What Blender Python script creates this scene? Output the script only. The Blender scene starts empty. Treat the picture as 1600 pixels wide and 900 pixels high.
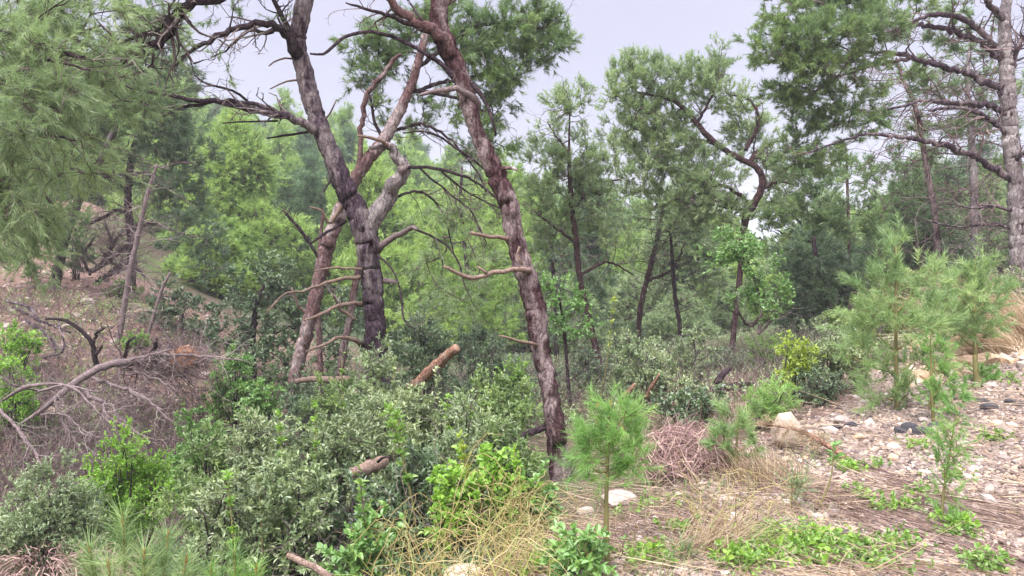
import bpy, math, random
import numpy as np
from mathutils import Vector

# ------------------------------------------------------------------ camera, sky, sun, exposure
FPX = 1150.0; PITCH = math.radians(2.5); CAMZ = 1.6
sc = bpy.context.scene
col = sc.collection
cam_d = bpy.data.cameras.new('camera'); cam = bpy.data.objects.new('camera', cam_d); col.objects.link(cam)
cam.location = (0, 0, CAMZ); cam.rotation_euler = (math.pi/2 - PITCH, 0, 0)
cam_d.sensor_width = 36; cam_d.lens = 36*FPX/1600; cam_d.clip_start = 0.05; cam_d.clip_end = 6000
sc.camera = cam

SUN_EL = math.radians(52); SUN_AZ = math.radians(205)      # azimuth clockwise from +Y: behind the camera, a little left
w = bpy.data.worlds.new("World"); sc.world = w; w.use_nodes = True
nt = w.node_tree; nt.nodes.clear()
out = nt.nodes.new('ShaderNodeOutputWorld'); bg = nt.nodes.new('ShaderNodeBackground')
sky = nt.nodes.new('ShaderNodeTexSky'); sky.sky_type = 'NISHITA'; sky.sun_disc = False
sky.sun_elevation = SUN_EL; sky.sun_rotation = SUN_AZ; sky.dust_density = 4; sky.air_density = 1.0
tc = nt.nodes.new('ShaderNodeTexCoord'); sep = nt.nodes.new('ShaderNodeSeparateXYZ')
ramp = nt.nodes.new('ShaderNodeValToRGB')                   # overcast: the cloud deck is brighter overhead than at the horizon
ramp.color_ramp.elements[0].position = 0.0; ramp.color_ramp.elements[0].color = (1.75, 1.68, 2.12, 1)
ramp.color_ramp.elements[1].position = 0.8; ramp.color_ramp.elements[1].color = (13.2, 13.2, 14.8, 1)
e = ramp.color_ramp.elements.new(0.42); e.color = (2.0, 1.92, 2.4, 1)
nz = nt.nodes.new('ShaderNodeTexNoise'); nz.inputs['Scale'].default_value = 2.2; nz.inputs['Detail'].default_value = 4
mul = nt.nodes.new('ShaderNodeMath'); mul.operation = 'MULTIPLY_ADD'; mul.inputs[1].default_value = 0.26; mul.inputs[2].default_value = 0.87
mixc = nt.nodes.new('ShaderNodeVectorMath'); mixc.operation = 'SCALE'
mix = nt.nodes.new('ShaderNodeMix'); mix.data_type = 'RGBA'; mix.inputs['Factor'].default_value = 0.88
nt.links.new(tc.outputs['Generated'], sep.inputs[0]); nt.links.new(sep.outputs['Z'], ramp.inputs['Fac'])
nt.links.new(tc.outputs['Generated'], nz.inputs['Vector']); nt.links.new(nz.outputs['Fac'], mul.inputs[0])
nt.links.new(ramp.outputs['Color'], mixc.inputs[0]); nt.links.new(mul.outputs[0], mixc.inputs['Scale'])
nt.links.new(sky.outputs['Color'], mix.inputs['A']); nt.links.new(mixc.outputs[0], mix.inputs['B'])
nt.links.new(mix.outputs['Result'], bg.inputs['Color']); bg.inputs['Strength'].default_value = 0.10
nt.links.new(bg.outputs[0], out.inputs[0])

sun_d = bpy.data.lights.new('sun', 'SUN'); sun = bpy.data.objects.new('sun', sun_d); col.objects.link(sun)
sun_d.energy = 1.5; sun_d.angle = math.radians(24); sun_d.color = (1.0, 0.975, 0.985)
sd = Vector((math.sin(SUN_AZ)*math.cos(SUN_EL), math.cos(SUN_AZ)*math.cos(SUN_EL), math.sin(SUN_EL)))
sun.rotation_euler = (-sd).to_track_quat('-Z', 'Y').to_euler(); sun.location = (0, 0, 30)

sc.view_settings.view_transform = 'Standard'; sc.view_settings.look = 'None'
sc.view_settings.exposure = 1.82; sc.view_settings.gamma = 1.0; sc.view_settings.use_curve_mapping = False
sc.render.engine = 'CYCLES'
sc.cycles.max_bounces = 8; sc.cycles.diffuse_bounces = 5; sc.cycles.transmission_bounces = 6; sc.cycles.volume_bounces = 1

# ------------------------------------------------------------------ helpers
rng = np.random.default_rng(11)
random.seed(5)
CP, SP = math.cos(PITCH), math.sin(PITCH)
def P(px, py, d):
    xr = (px-800)/FPX; yr = (450-py)/FPX
    t = d/(CP + yr*SP)
    return np.array([xr*t, d, CAMZ + (-SP + yr*CP)*t])
def unit(v):
    return v/np.maximum(np.linalg.norm(v, axis=-1, keepdims=True), 1e-9)
def rdir(n):
    return unit(rng.normal(size=(n, 3)))
def perp(d):
    a = np.where(np.abs(d[:, 2:3]) < 0.9, np.array([[0, 0, 1.0]]), np.array([[1.0, 0, 0]]))
    return unit(np.cross(d, a))

class MB:
    def __init__(s): s.V = []; s.F = []; s.M = []; s.T = []; s.S = []; s.n = 0
    def add(s, V, F, m=0, tint=0.5, smooth=False):
        V = np.asarray(V, float).reshape(-1, 3); F = np.asarray(F, np.int64).reshape(-1, 3)
        if len(F) == 0: return s
        s.V.append(V); s.F.append(F + s.n); s.n += len(V)
        s.M.append(np.full(len(F), m, np.int32)); s.S.append(np.full(len(F), smooth, bool))
        s.T.append(np.broadcast_to(np.asarray(tint, float), (len(V),)).copy()); return s
    def build(s, name, mats, parent=None, loc=None):
        me = bpy.data.meshes.new(name)
        if s.V:
            V = np.concatenate(s.V); F = np.concatenate(s.F); M = np.concatenate(s.M); S = np.concatenate(s.S); T = np.concatenate(s.T)
            o0 = np.array(parent['_w'] if parent is not None else (loc if loc is not None else (0, 0, 0)), float)
            V = V - o0
            me.vertices.add(len(V)); me.vertices.foreach_set('co', V.astype(np.float32).ravel())
            me.loops.add(F.size); me.loops.foreach_set('vertex_index', F.astype(np.int32).ravel())
            me.polygons.add(len(F)); me.polygons.foreach_set('loop_start', np.arange(0, F.size, 3, dtype=np.int32))
            me.polygons.foreach_set('material_index', M); me.polygons.foreach_set('use_smooth', S)
            a = me.attributes.new('tint', 'FLOAT', 'POINT'); a.data.foreach_set('value', T.astype(np.float32))
            me.update(calc_edges=True)
        for m in (mats if isinstance(mats, (list, tuple)) else [mats]): me.materials.append(m)
        o = bpy.data.objects.new(name, me); col.objects.link(o)
        if parent is not None: o.parent = parent
        elif loc is not None: o.location = loc
        return o

def tag(o, label=None, cat=None, group=None, kind=None):
    if label: o['label'] = label
    if cat: o['category'] = cat
    if group: o['group'] = group
    if kind: o['kind'] = kind
    return o
def thing(name, loc, label, cat, group=None):
    o = bpy.data.objects.new(name, None); o.empty_display_size = 0.2; col.objects.link(o)
    o.location = loc; o['_w'] = [float(c) for c in loc]
    return tag(o, label, cat, group)

def catmull(p, n):
    p = np.asarray(p, float)
    if len(p) == 2: return p[0] + (p[1]-p[0])*np.linspace(0, 1, n)[:, None]
    q = np.vstack([2*p[0]-p[1], p, 2*p[-1]-p[-2]])
    res = []
    for t in np.linspace(0, len(p)-1-1e-6, n):
        i = int(t); u = t-i; a, b, c, d = q[i:i+4]
        res.append(.5*((2*b)+(-a+c)*u+(2*a-5*b+4*c-d)*u*u+(-a+3*b-3*c+d)*u**3))
    return np.array(res)
def sines(a, b, k, seed):
    r = np.random.default_rng(seed); s = 0
    for i in range(k):
        fa = r.integers(1, 9); fb = r.uniform(-7, 7); s = s + np.sin(fa*a + fb*b + r.uniform(0, 6.3) + 1.2*np.sin(b*r.uniform(1, 4)+a*r.integers(1, 3)))
    return s/k
def tube(mb, pts, rad, sides=8, m=0, knob=0.0, tint=0.5, seed=1, cap=True):
    pts = np.asarray(pts, float); rad = np.asarray(rad, float); n = len(pts)
    tan = np.gradient(pts, axis=0); tan = unit(tan)
    nrm = np.zeros_like(pts); a = np.array([0, 1.0, 0]) if abs(tan[0][1]) < .9 else np.array([1.0, 0, 0])
    nrm[0] = unit(np.cross(tan[0], a))
    for i in range(1, n):
        v = nrm[i-1] - tan[i]*np.dot(nrm[i-1], tan[i]); nrm[i] = unit(v)
    bi = np.cross(tan, nrm)
    th = np.linspace(0, 2*math.pi, sides, endpoint=False)
    L = np.concatenate([[0], np.cumsum(np.linalg.norm(np.diff(pts, axis=0), axis=1))])
    R = rad[:, None]*np.ones((n, sides))
    if knob: R = R*(1 + knob*sines(th[None, :], L[:, None]*3, 7, seed) + knob*.6*sines(th[None, :]*3, L[:, None]*9, 7, seed+9))
    V = pts[:, None, :] + R[..., None]*(nrm[:, None, :]*np.cos(th)[None, :, None] + bi[:, None, :]*np.sin(th)[None, :, None])
    i = np.arange(n-1)[:, None]*sides; j = np.arange(sides)[None, :]; k = (j+1) % sides
    A = i+j; B = i+k; C = A+sides; D = B+sides
    F = np.concatenate([np.stack([A, B, D], -1).reshape(-1, 3), np.stack([A, D, C], -1).reshape(-1, 3)])
    V = V.reshape(-1, 3)
    if cap:
        V = np.vstack([V, pts[0], pts[-1]])
        c0 = n*sides; jj = np.arange(sides); kk = (jj+1) % sides
        F = np.vstack([F, np.stack([kk, jj, np.full(sides, c0)], -1), np.stack([(n-1)*sides+jj, (n-1)*sides+kk, np.full(sides, c0+1)], -1)])
    mb.add(V, F, m, tint, True)
def sticks(mb, A, B, ra, rb, m=0, tint=0.5):
    A = np.asarray(A, float); B = np.asarray(B, float); n = len(A)
    if n == 0: return
    d = unit(B-A); u = perp(d); v = np.cross(d, u)
    ra = np.broadcast_to(ra, (n,)); rb = np.broadcast_to(rb, (n,))
    V = np.zeros((n, 6, 3))
    for k in range(3):
        c, s = math.cos(k*2.0944), math.sin(k*2.0944); o = u*c+v*s
        V[:, k] = A + o*ra[:, None]; V[:, 3+k] = B + o*rb[:, None]
    base = np.arange(n)[:, None]*6
    F = np.concatenate([base+np.array([f]) for f in ((0, 1, 4), (0, 4, 3), (1, 2, 5), (1, 5, 4), (2, 0, 3), (2, 3, 5))])
    T = np.repeat(np.broadcast_to(tint, (n,)), 6)
    mb.add(V, F, m, T, True)
def needles(mb, O, D, L, per, nl, wd, m=0, spread=(.35, 1.0), tint=None):
    """needle triangles set round shoots that start at O and run along D for L"""
    n = len(O)
    if n == 0: return
    t = rng.random((n, per)); th = rng.uniform(spread[0], spread[1], (n, per)); ph = rng.uniform(0, 2*math.pi, (n, per))
    u = perp(D); v = np.cross(D, u)
    L = np.broadcast_to(L, (n,))
    base = O[:, None] + D[:, None]*(t*L[:, None])[..., None]
    rad = u[:, None]*np.cos(ph)[..., None] + v[:, None]*np.sin(ph)[..., None]
    dr = D[:, None]*np.cos(th)[..., None] + rad*np.sin(th)[..., None]
    dr[..., 2] -= 0.10; dr = unit(dr)
    ln = nl*rng.uniform(.6, 1.15, (n, per))
    tip = base + dr*ln[..., None]
    side = unit(np.cross(dr, rng.normal(size=(n, per, 3))))*(wd*.5)
    V = np.stack([base-side, base+side, tip], 2).reshape(-1, 3)
    F = np.arange(n*per*3).reshape(-1, 3)
    tn = (rng.random(n) if tint is None else tint)[:, None]*.75 + rng.random((n, per))*.25
    mb.add(V, F, m, np.repeat(tn.ravel(), 3))
def leaves(mb, O, D, L, per, ll, wd, m=0, tint=None, spread=(.5, 1.2)):
    n = len(O)
    if n == 0: return
    t = rng.random((n, per))**.8; ph = rng.uniform(0, 2*math.pi, (n, per)); th = rng.uniform(spread[0], spread[1], (n, per))
    u = perp(D); v = np.cross(D, u); L = np.broadcast_to(L, (n,))
    base = O[:, None] + D[:, None]*(t*L[:, None])[..., None]
    rad = u[:, None]*np.cos(ph)[..., None] + v[:, None]*np.sin(ph)[..., None]
    dr = unit(D[:, None]*np.cos(th)[..., None] + rad*np.sin(th)[..., None] + rng.normal(size=(n, per, 3))*.15)
    ln = (ll*rng.uniform(.55, 1.15, (n, per)))[..., None]
    up = unit(np.array([0, 0, 1.0]) + rng.normal(size=(n, per, 3))*.55)
    sd = unit(np.cross(dr, up)); nn = np.cross(sd, dr)
    wv = sd*(wd*.5)*rng.uniform(.7, 1.2, (n, per))[..., None]
    a = base; e = base + dr*ln
    p1 = base+dr*ln*.32+wv+nn*wd*.18; p2 = base+dr*ln*.32-wv+nn*wd*.18
    p3 = base+dr*ln*.7+wv*.8+nn*wd*.14; p4 = base+dr*ln*.7-wv*.8+nn*wd*.14
    V = np.stack([a, p1, p3, e-nn*ln*.08, p4, p2], 2).reshape(-1, 3)
    b = np.arange(n*per)[:, None]*6
    F = np.concatenate([b+np.array([f]) for f in ((0, 1, 2), (0, 2, 3), (0, 3, 4), (0, 4, 5))])
    tn = (rng.random(n) if tint is None else tint)[:, None]*.7 + rng.random((n, per))*.3
    mb.add(V, F, m, np.repeat(tn.ravel(), 6))
def strands(mb, O, D, L, wd, bend, m=0, tint=None, seg=4):
    n = len(O); L = np.broadcast_to(L, (n,)); tt = np.linspace(0, 1, seg+1)
    D = unit(D); side = unit(np.cross(D, rng.normal(size=(n, 3))))
    pts = []
    for t in tt:
        p = O + D*(L*t)[:, None] + bend*(L*t*t)[:, None]
        pts.append(p)
    V = np.zeros((n, 2*(seg+1), 3))
    for i, t in enumerate(tt):
        ww = wd*.5*(1-.7*t); V[:, 2*i] = pts[i]-side*ww; V[:, 2*i+1] = pts[i]+side*ww
    b = np.arange(n)[:, None]*2*(seg+1); Fs = []
    for i in range(seg):
        Fs += [b+np.array([[2*i, 2*i+1, 2*i+3]]), b+np.array([[2*i, 2*i+3, 2*i+2]])]
    tn = rng.random(n) if tint is None else np.broadcast_to(tint, (n,))
    mb.add(V, np.concatenate(Fs), m, np.repeat(tn, 2*(seg+1)))

# ------------------------------------------------------------------ terrain height
ctl = [(950, 890, 3.8), (1300, 900, 3.7), (1600, 900, 3.6), (1600, 700, 5.6), (1600, 560, 8.5), (1600, 470, 12), (1500, 558, 9.5),
       (1400, 655, 7), (1250, 700, 6.3), (1200, 640, 8.5), (1050, 630, 10), (870, 765, 6.8), (760, 900, 4.0), (560, 985, 4.0),
       (590, 740, 9), (450, 665, 12), (330, 690, 13), (200, 860, 9), (0, 900, 7), (0, 1000, 4.5), (300, 1100, 4),
       (0, 640, 12), (0, 560, 14), (0, 452, 17), (90, 445, 18), (190, 515, 15.5), (300, 580, 15), (270, 440, 23), (140, 310, 30), (20, 330, 30),
       (900, 605, 12), (1100, 590, 14), (760, 640, 11), (1300, 560, 14), (1500, 470, 18), (1600, 430, 18), (1600, 430, 30), (1350, 480, 30),
       (900, 560, 25), (700, 560, 28), (800, 570, 45), (500, 520, 26), (350, 445, 35), (450, 340, 60), (420, 262, 88), (300, 250, 88), (560, 300, 92), (700, 360, 100),
       (0, 180, 80), (150, 220, 80), (850, 430, 130), (1100, 470, 70), (1400, 460, 70), (1600, 450, 90)]
CPTS = np.array([P(*c) for c in ctl])
extra = np.array([[0, -3, 0], [6, -3, .5], [-6, -3, -.6], [-12, 4, -1.4], [12, 4, .9], [0, 1, 0], [3, 1, .1], [-3, 1.5, -.35],
                  [-260, 60, 30], [-200, 200, 20], [0, 260, -14], [260, 260, -20], [260, 60, -6], [-260, -40, 0], [260, -40, 6], [60, -40, 3], [-60, -40, -2], [100, 140, -12],
                  [0, 420, -40], [-420, 420, -30], [420, 420, -40], [420, 0, -20], [-420, 0, 20]], float)
CPTS = np.vstack([CPTS, extra])
def _phi(r): return np.sqrt(r*r + .6)
_A = _phi(np.linalg.norm(CPTS[:, None, :2]-CPTS[None, :, :2], axis=-1))
_n = len(CPTS); _Q = np.hstack([np.ones((_n, 1)), CPTS[:, :2]])
_M = np.block([[_A - np.eye(_n)*.15, _Q], [_Q.T, np.zeros((3, 3))]])
_W = np.linalg.solve(_M, np.concatenate([CPTS[:, 2], np.zeros(3)]))
def G(x, y):
    x = np.asarray(x, float); y = np.asarray(y, float); xs = x.ravel(); ys = y.ravel()
    z = np.zeros(len(xs))
    for s in range(0, len(xs), 20000):
        a = xs[s:s+20000]; b = ys[s:s+20000]
        K = _phi(np.sqrt((a[:, None]-CPTS[:, 0])**2 + (b[:, None]-CPTS[:, 1])**2))
        z[s:s+20000] = K@_W[:_n] + _W[_n] + _W[_n+1]*a + _W[_n+2]*b
    z += .035*np.sin(xs*2.1+np.sin(ys*1.3)*1.5)*np.sin(ys*1.9+.7) + .015*np.sin(xs*5.3+ys*2.2)*np.sin(ys*6.1-xs*1.7)
    z += .12*np.sin(xs*.55+1.1)*np.sin(ys*.47)*np.clip((ys-12)/20, 0, 1)
    return z.reshape(x.shape) if x.ndim else float(z[0])
def Gxy(p): return float(G(np.array([p[0]]), np.array([p[1]]))[0])
def gravel_mask(x, y):
    xb = .05 + (y-3.7)*.72 + .35*np.sin(y*1.7)
    return np.clip((x-xb)/.9+.5, 0, 1)*np.clip((13.5-y)/3, 0, 1)

# ------------------------------------------------------------------ materials
def newmat(name):
    m = bpy.data.materials.new(name); m.use_nodes = True; t = m.node_tree; t.nodes.clear(); return m, t, t.nodes.new, t.links.new
def setramp(r, stops):
    el = r.color_ramp.elements
    el[0].position, el[0].color = stops[0][0], (*stops[0][1], 1)
    el[1].position, el[1].color = stops[-1][0], (*stops[-1][1], 1)
    for p, c in stops[1:-1]: q = el.new(p); q.color = (*c, 1)
def foliage_mat(name, stops, trans=.42, gloss=.045, rough=.5):
    if stops[0][1][1] > stops[0][1][0]: k = (1.82, 1.74, 1.22) if 'leaves' in name else (1.62, 1.66, 1.5); stops = [(p, (c[0]*k[0], c[1]*k[1], c[2]*k[2])) for p, c in stops]
    m, t, N, Lk = newmat(name)
    a = N('ShaderNodeAttribute'); a.attribute_name = 'tint'; r = N('ShaderNodeValToRGB'); setramp(r, stops)
    d = N('ShaderNodeBsdfDiffuse'); tr = N('ShaderNodeBsdfTranslucent'); g = N('ShaderNodeBsdfGlossy'); g.inputs['Roughness'].default_value = rough
    g.inputs['Color'].default_value = (1, 1, 1, 1)
    m1 = N('ShaderNodeMixShader'); m1.inputs[0].default_value = trans; m2 = N('ShaderNodeMixShader'); m2.inputs[0].default_value = gloss
    o = N('ShaderNodeOutputMaterial')
    Lk(a.outputs['Fac'], r.inputs[0]); Lk(r.outputs[0], d.inputs[0]); Lk(r.outputs[0], tr.inputs[0])
    Lk(d.outputs[0], m1.inputs[1]); Lk(tr.outputs[0], m1.inputs[2]); Lk(m1.outputs[0], m2.inputs[1]); Lk(g.outputs[0], m2.inputs[2]); Lk(m2.outputs[0], o.inputs[0])
    return m
def bark_mat(name, dark, mid, light, patch=.5, scale=14, zs=.35, bump=.6, bark2=None):
    m, t, N, Lk = newmat(name)
    c = N('ShaderNodeTexCoord'); mp = N('ShaderNodeMapping'); mp.inputs['Scale'].default_value = (1, 1, zs*1.25)
    Lk(c.outputs['Object'], mp.inputs[0])
    def noise(sc_, d, r, src=None):
        n = N('ShaderNodeTexNoise'); n.inputs['Scale'].default_value = sc_; n.inputs['Detail'].default_value = d; n.inputs['Roughness'].default_value = r
        Lk((src or mp).outputs[0], n.inputs['Vector']); return n
    n0 = noise(scale*2.6, 8, .75); nw = noise(scale*.8, 4, .6); n2 = noise(5, 6, .7); n3 = noise(1.7, 4, .6, mp)
    wv = N('ShaderNodeMix'); wv.data_type = 'VECTOR'; wv.inputs['Factor'].default_value = .11
    Lk(mp.outputs[0], wv.inputs['A']); Lk(nw.outputs['Color'], wv.inputs['B'])
    v = N('ShaderNodeTexVoronoi'); v.feature = 'DISTANCE_TO_EDGE'; v.inputs['Scale'].default_value = scale*2.0; Lk(wv.outputs['Result'], v.inputs['Vector'])
    vc = N('ShaderNodeTexVoronoi'); vc.inputs['Scale'].default_value = scale*2.0; Lk(wv.outputs['Result'], vc.inputs['Vector'])
    r1 = N('ShaderNodeValToRGB'); setramp(r1, [(.32, dark), (.5, mid), (.70, light)]); Lk(n0.outputs['Fac'], r1.inputs[0])
    sp = N('ShaderNodeMath'); sp.operation = 'MULTIPLY_ADD'; sp.inputs[1].default_value = .55; Lk(n3.outputs['Fac'], sp.inputs[0]); ml = N('ShaderNodeMath'); ml.operation = 'MULTIPLY'; ml.inputs[1].default_value = .45; Lk(n2.outputs['Fac'], ml.inputs[0]); Lk(ml.outputs[0], sp.inputs[2])
    r2 = N('ShaderNodeValToRGB'); setramp(r2, [(patch-.03, (0, 0, 0)), (patch+.03, (1, 1, 1))]); Lk(sp.outputs[0], r2.inputs[0])
    mx = N('ShaderNodeMix'); mx.data_type = 'RGBA'; Lk(r2.outputs[0], mx.inputs['Factor']); Lk(r1.outputs[0], mx.inputs['A'])
    b2 = bark2 or light; r3 = N('ShaderNodeValToRGB'); setramp(r3, [(.3, tuple(x*.5 for x in b2)), (.7, tuple(min(.6, x*1.15) for x in b2))]); Lk(n0.outputs['Fac'], r3.inputs[0]); Lk(r3.outputs[0], mx.inputs['B'])
    r4 = N('ShaderNodeValToRGB'); setramp(r4, [(0, (.22, .19, .20)), (.10, (1, 1, 1))]); Lk(v.outputs['Distance'], r4.inputs[0])
    mm = N('ShaderNodeMix'); mm.data_type = 'RGBA'; mm.blend_type = 'MULTIPLY'; Lk(mx.outputs['Result'], mm.inputs['A']); Lk(r4.outputs[0], mm.inputs['B'])
    cf = N('ShaderNodeMapRange'); cf.inputs['From Min'].default_value = .35; cf.inputs['From Max'].default_value = .62; cf.inputs['To Min'].default_value = .15; cf.inputs['To Max'].default_value = .95; Lk(nw.outputs['Fac'], cf.inputs['Value']); Lk(cf.outputs['Result'], mm.inputs['Factor'])
    r5 = N('ShaderNodeValToRGB'); setramp(r5, [(0, (.68, .66, .68)), (1, (1.25, 1.22, 1.2))]); sv = N('ShaderNodeSeparateColor'); Lk(vc.outputs['Color'], sv.inputs[0]); Lk(sv.outputs[0], r5.inputs[0])
    m5 = N('ShaderNodeMix'); m5.data_type = 'RGBA'; m5.blend_type = 'MULTIPLY'; m5.inputs['Factor'].default_value = .8; Lk(mm.outputs['Result'], m5.inputs['A']); Lk(r5.outputs[0], m5.inputs['B'])
    b = N('ShaderNodeBsdfDiffuse'); bp = N('ShaderNodeBump'); bp.inputs['Strength'].default_value = bump; bp.inputs['Distance'].default_value = .02
    ad = N('ShaderNodeMath'); ad.operation = 'ADD'; Lk(r4.outputs[0], ad.inputs[0]); Lk(n0.outputs['Fac'], ad.inputs[1]); Lk(ad.outputs[0], bp.inputs['Height'])
    Lk(bp.outputs[0], b.inputs['Normal']); Lk(m5.outputs['Result'], b.inputs[0])
    o = N('ShaderNodeOutputMaterial'); Lk(b.outputs[0], o.inputs[0]); return m
def twig_mat(name, stops):
    m, t, N, Lk = newmat(name)
    a = N('ShaderNodeAttribute'); a.attribute_name = 'tint'; c = N('ShaderNodeTexCoord')
    n = N('ShaderNodeTexNoise'); n.inputs['Scale'].default_value = 12; n.inputs['Detail'].default_value = 4; Lk(c.outputs['Object'], n.inputs['Vector'])
    ad = N('ShaderNodeMath'); ad.operation = 'MULTIPLY_ADD'; ad.inputs[1].default_value = .8; ad.inputs[2].default_value = -.4
    a2 = N('ShaderNodeMath'); a2.operation = 'ADD'; Lk(n.outputs['Fac'], ad.inputs[0]); Lk(ad.outputs[0], a2.inputs[0]); Lk(a.outputs['Fac'], a2.inputs[1])
    r = N('ShaderNodeValToRGB'); setramp(r, stops); Lk(a2.outputs[0], r.inputs[0])
    b = N('ShaderNodeBsdfDiffuse'); Lk(r.outputs[0], b.inputs[0]); o = N('ShaderNodeOutputMaterial'); Lk(b.outputs[0], o.inputs[0]); return m
def rock_mat(name, stops, sc_=9):
    m, t, N, Lk = newmat(name)
    a = N('ShaderNodeAttribute'); a.attribute_name = 'tint'; c = N('ShaderNodeTexCoord')
    n = N('ShaderNodeTexNoise'); n.inputs['Scale'].default_value = sc_; n.inputs['Detail'].default_value = 7; n.inputs['Roughness'].default_value = .65; Lk(c.outputs['Object'], n.inputs['Vector'])
    ad = N('ShaderNodeMath'); ad.operation = 'MULTIPLY_ADD'; ad.inputs[1].default_value = .7; ad.inputs[2].default_value = -.35
    a2 = N('ShaderNodeMath'); a2.operation = 'ADD'; Lk(n.outputs['Fac'], ad.inputs[0]); Lk(ad.outputs[0], a2.inputs[0]); Lk(a.outputs['Fac'], a2.inputs[1])
    r = N('ShaderNodeValToRGB'); setramp(r, stops); Lk(a2.outputs[0], r.inputs[0])
    b = N('ShaderNodeBsdfPrincipled'); b.inputs['Roughness'].default_value = .85; Lk(r.outputs[0], b.inputs['Base Color'])
    bp = N('ShaderNodeBump'); bp.inputs['Strength'].default_value = .35; bp.inputs['Distance'].default_value = .02; Lk(n.outputs['Fac'], bp.inputs['Height']); Lk(bp.outputs[0], b.inputs['Normal'])
    o = N('ShaderNodeOutputMaterial'); Lk(b.outputs[0], o.inputs[0]); return m

MT = {}
MT['pine'] = foliage_mat('pine_needles', [(0, (.045, .078, .034)), (.5, (.10, .155, .055)), (.85, (.18, .24, .075)), (1, (.26, .27, .11))])
MT['pine_dark'] = foliage_mat('dark_pine_needles', [(0, (.035, .062, .034)), (.6, (.075, .115, .058)), (1, (.125, .165, .085))])
MT['pine_grey'] = foliage_mat('greyish_pine_needles', [(0, (.085, .12, .06)), (.6, (.18, .24, .11)), (1, (.29, .34, .165))])
MT['pine_bright'] = foliage_mat('bright_pine_needles', [(0, (.10, .17, .045)), (.6, (.18, .29, .075)), (1, (.27, .37, .11))])
MT['pine_far'] = foliage_mat('hillside_pine_needles', [(0, (.10, .165, .04)), (.5, (.185, .27, .065)), (1, (.28, .36, .09))], trans=.4)
MT['pine_fard'] = foliage_mat('dark_hillside_needles', [(0, (.035, .07, .03)), (1, (.09, .15, .06))], trans=.3)
MT['sapling'] = foliage_mat('sapling_needles', [(0, (.05, .11, .035)), (.5, (.125, .235, .06)), (.85, (.22, .34, .09)), (1, (.36, .36, .12))], gloss=.04)
MT['sapling_grey'] = foliage_mat('pale_sapling_needles', [(0, (.07, .12, .05)), (.55, (.16, .235, .09)), (1, (.31, .37, .16))], gloss=.04)
MT['bud'] = foliage_mat('orange_buds', [(0, (.40, .18, .05)), (1, (.55, .30, .10))])
MT['leaf_grey'] = foliage_mat('greygreen_leaves', [(0, (.06, .095, .05)), (.5, (.12, .17, .095)), (.85, (.21, .27, .16)), (.97, (.31, .34, .20)), (1, (.26, .18, .13))], trans=.28, gloss=.09)
MT['leaf_mid'] = foliage_mat('midgreen_leaves', [(0, (.05, .085, .035)), (.5, (.105, .165, .065)), (.85, (.19, .26, .11)), (.96, (.30, .33, .15)), (1, (.30, .19, .12))], trans=.3, gloss=.06)
MT['leaf_pale'] = foliage_mat('pale_olive_leaves', [(0, (.05, .08, .045)), (.5, (.125, .17, .095)), (.85, (.21, .26, .155)), (1, (.30, .32, .20))], trans=.28, gloss=.09)
MT['leaf_green'] = foliage_mat('green_leaves', [(0, (.045, .10, .03)), (.6, (.10, .20, .06)), (1, (.19, .31, .09))], trans=.3, gloss=.07)
MT['blade_yellow'] = foliage_mat('yellowgreen_blades', [(0, (.10, .15, .03)), (.6, (.21, .26, .06)), (1, (.34, .34, .12))], trans=.35)
MT['leaf_dark'] = foliage_mat('dark_green_leaves', [(0, (.028, .055, .03)), (.6, (.06, .10, .055)), (1, (.12, .17, .09))], trans=.25, gloss=.08)
MT['leaf_bright'] = foliage_mat('bright_green_leaves', [(0, (.06, .12, .03)), (.6, (.11, .20, .045)), (1, (.18, .27, .07))], trans=.35, gloss=.05)
MT['leaf_vivid'] = foliage_mat('vivid_green_leaves', [(0, (.07, .15, .025)), (.6, (.14, .26, .045)), (1, (.22, .34, .07))], trans=.35, gloss=.04)
MT['leaf_yellow'] = foliage_mat('yellowgreen_leaves', [(0, (.12, .18, .035)), (.6, (.21, .28, .05)), (1, (.33, .38, .09))], trans=.35, gloss=.05)
MT['brown_needles'] = foliage_mat('dead_brown_needles', [(0, (.14, .075, .045)), (.6, (.26, .15, .09)), (1, (.36, .25, .17))], trans=.2, gloss=.02)
MT['straw'] = foliage_mat('dry_straw', [(0, (.22, .15, .09)), (.5, (.37, .27, .165)), (1, (.54, .43, .28))], trans=.2, gloss=.03)
MT['straw_bright'] = foliage_mat('pale_tan_grass', [(0, (.30, .21, .13)), (.5, (.50, .38, .24)), (1, (.66, .54, .36))], trans=.2, gloss=.02)
MT['straw_yellow'] = foliage_mat('yellow_dry_stems', [(0, (.28, .20, .085)), (.5, (.42, .33, .13)), (1, (.56, .48, .24))], trans=.2, gloss=.03)
MT['litter'] = foliage_mat('brown_litter', [(0, (.13, .08, .065)), (.5, (.25, .165, .135)), (1, (.40, .30, .245))], trans=.1, gloss=.02)
MT['mauve_straw'] = foliage_mat('mauve_dead_stalks', [(0, (.17, .10, .095)), (.5, (.32, .20, .18)), (1, (.48, .34, .27))], trans=.1, gloss=.02)
MT['bark'] = bark_mat('mauve_grey_pine_bark', (.024, .017, .022), (.062, .044, .055), (.15, .115, .13), patch=.535, bark2=(.24, .20, .20))
MT['bark_red'] = bark_mat('reddish_scarred_pine_bark', (.018, .011, .013), (.062, .034, .036), (.14, .085, .082), patch=.505, bark2=(.29, .225, .215))
MT['bark_thin'] = bark_mat('dark_reddish_thin_bark', (.022, .013, .015), (.07, .04, .042), (.15, .10, .10), patch=.62, bark2=(.18, .13, .13))
MT['bark_pink'] = bark_mat('pinkish_pine_bark', (.055, .032, .033), (.15, .09, .085), (.26, .19, .18), patch=.54, bark2=(.40, .33, .31))
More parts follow.
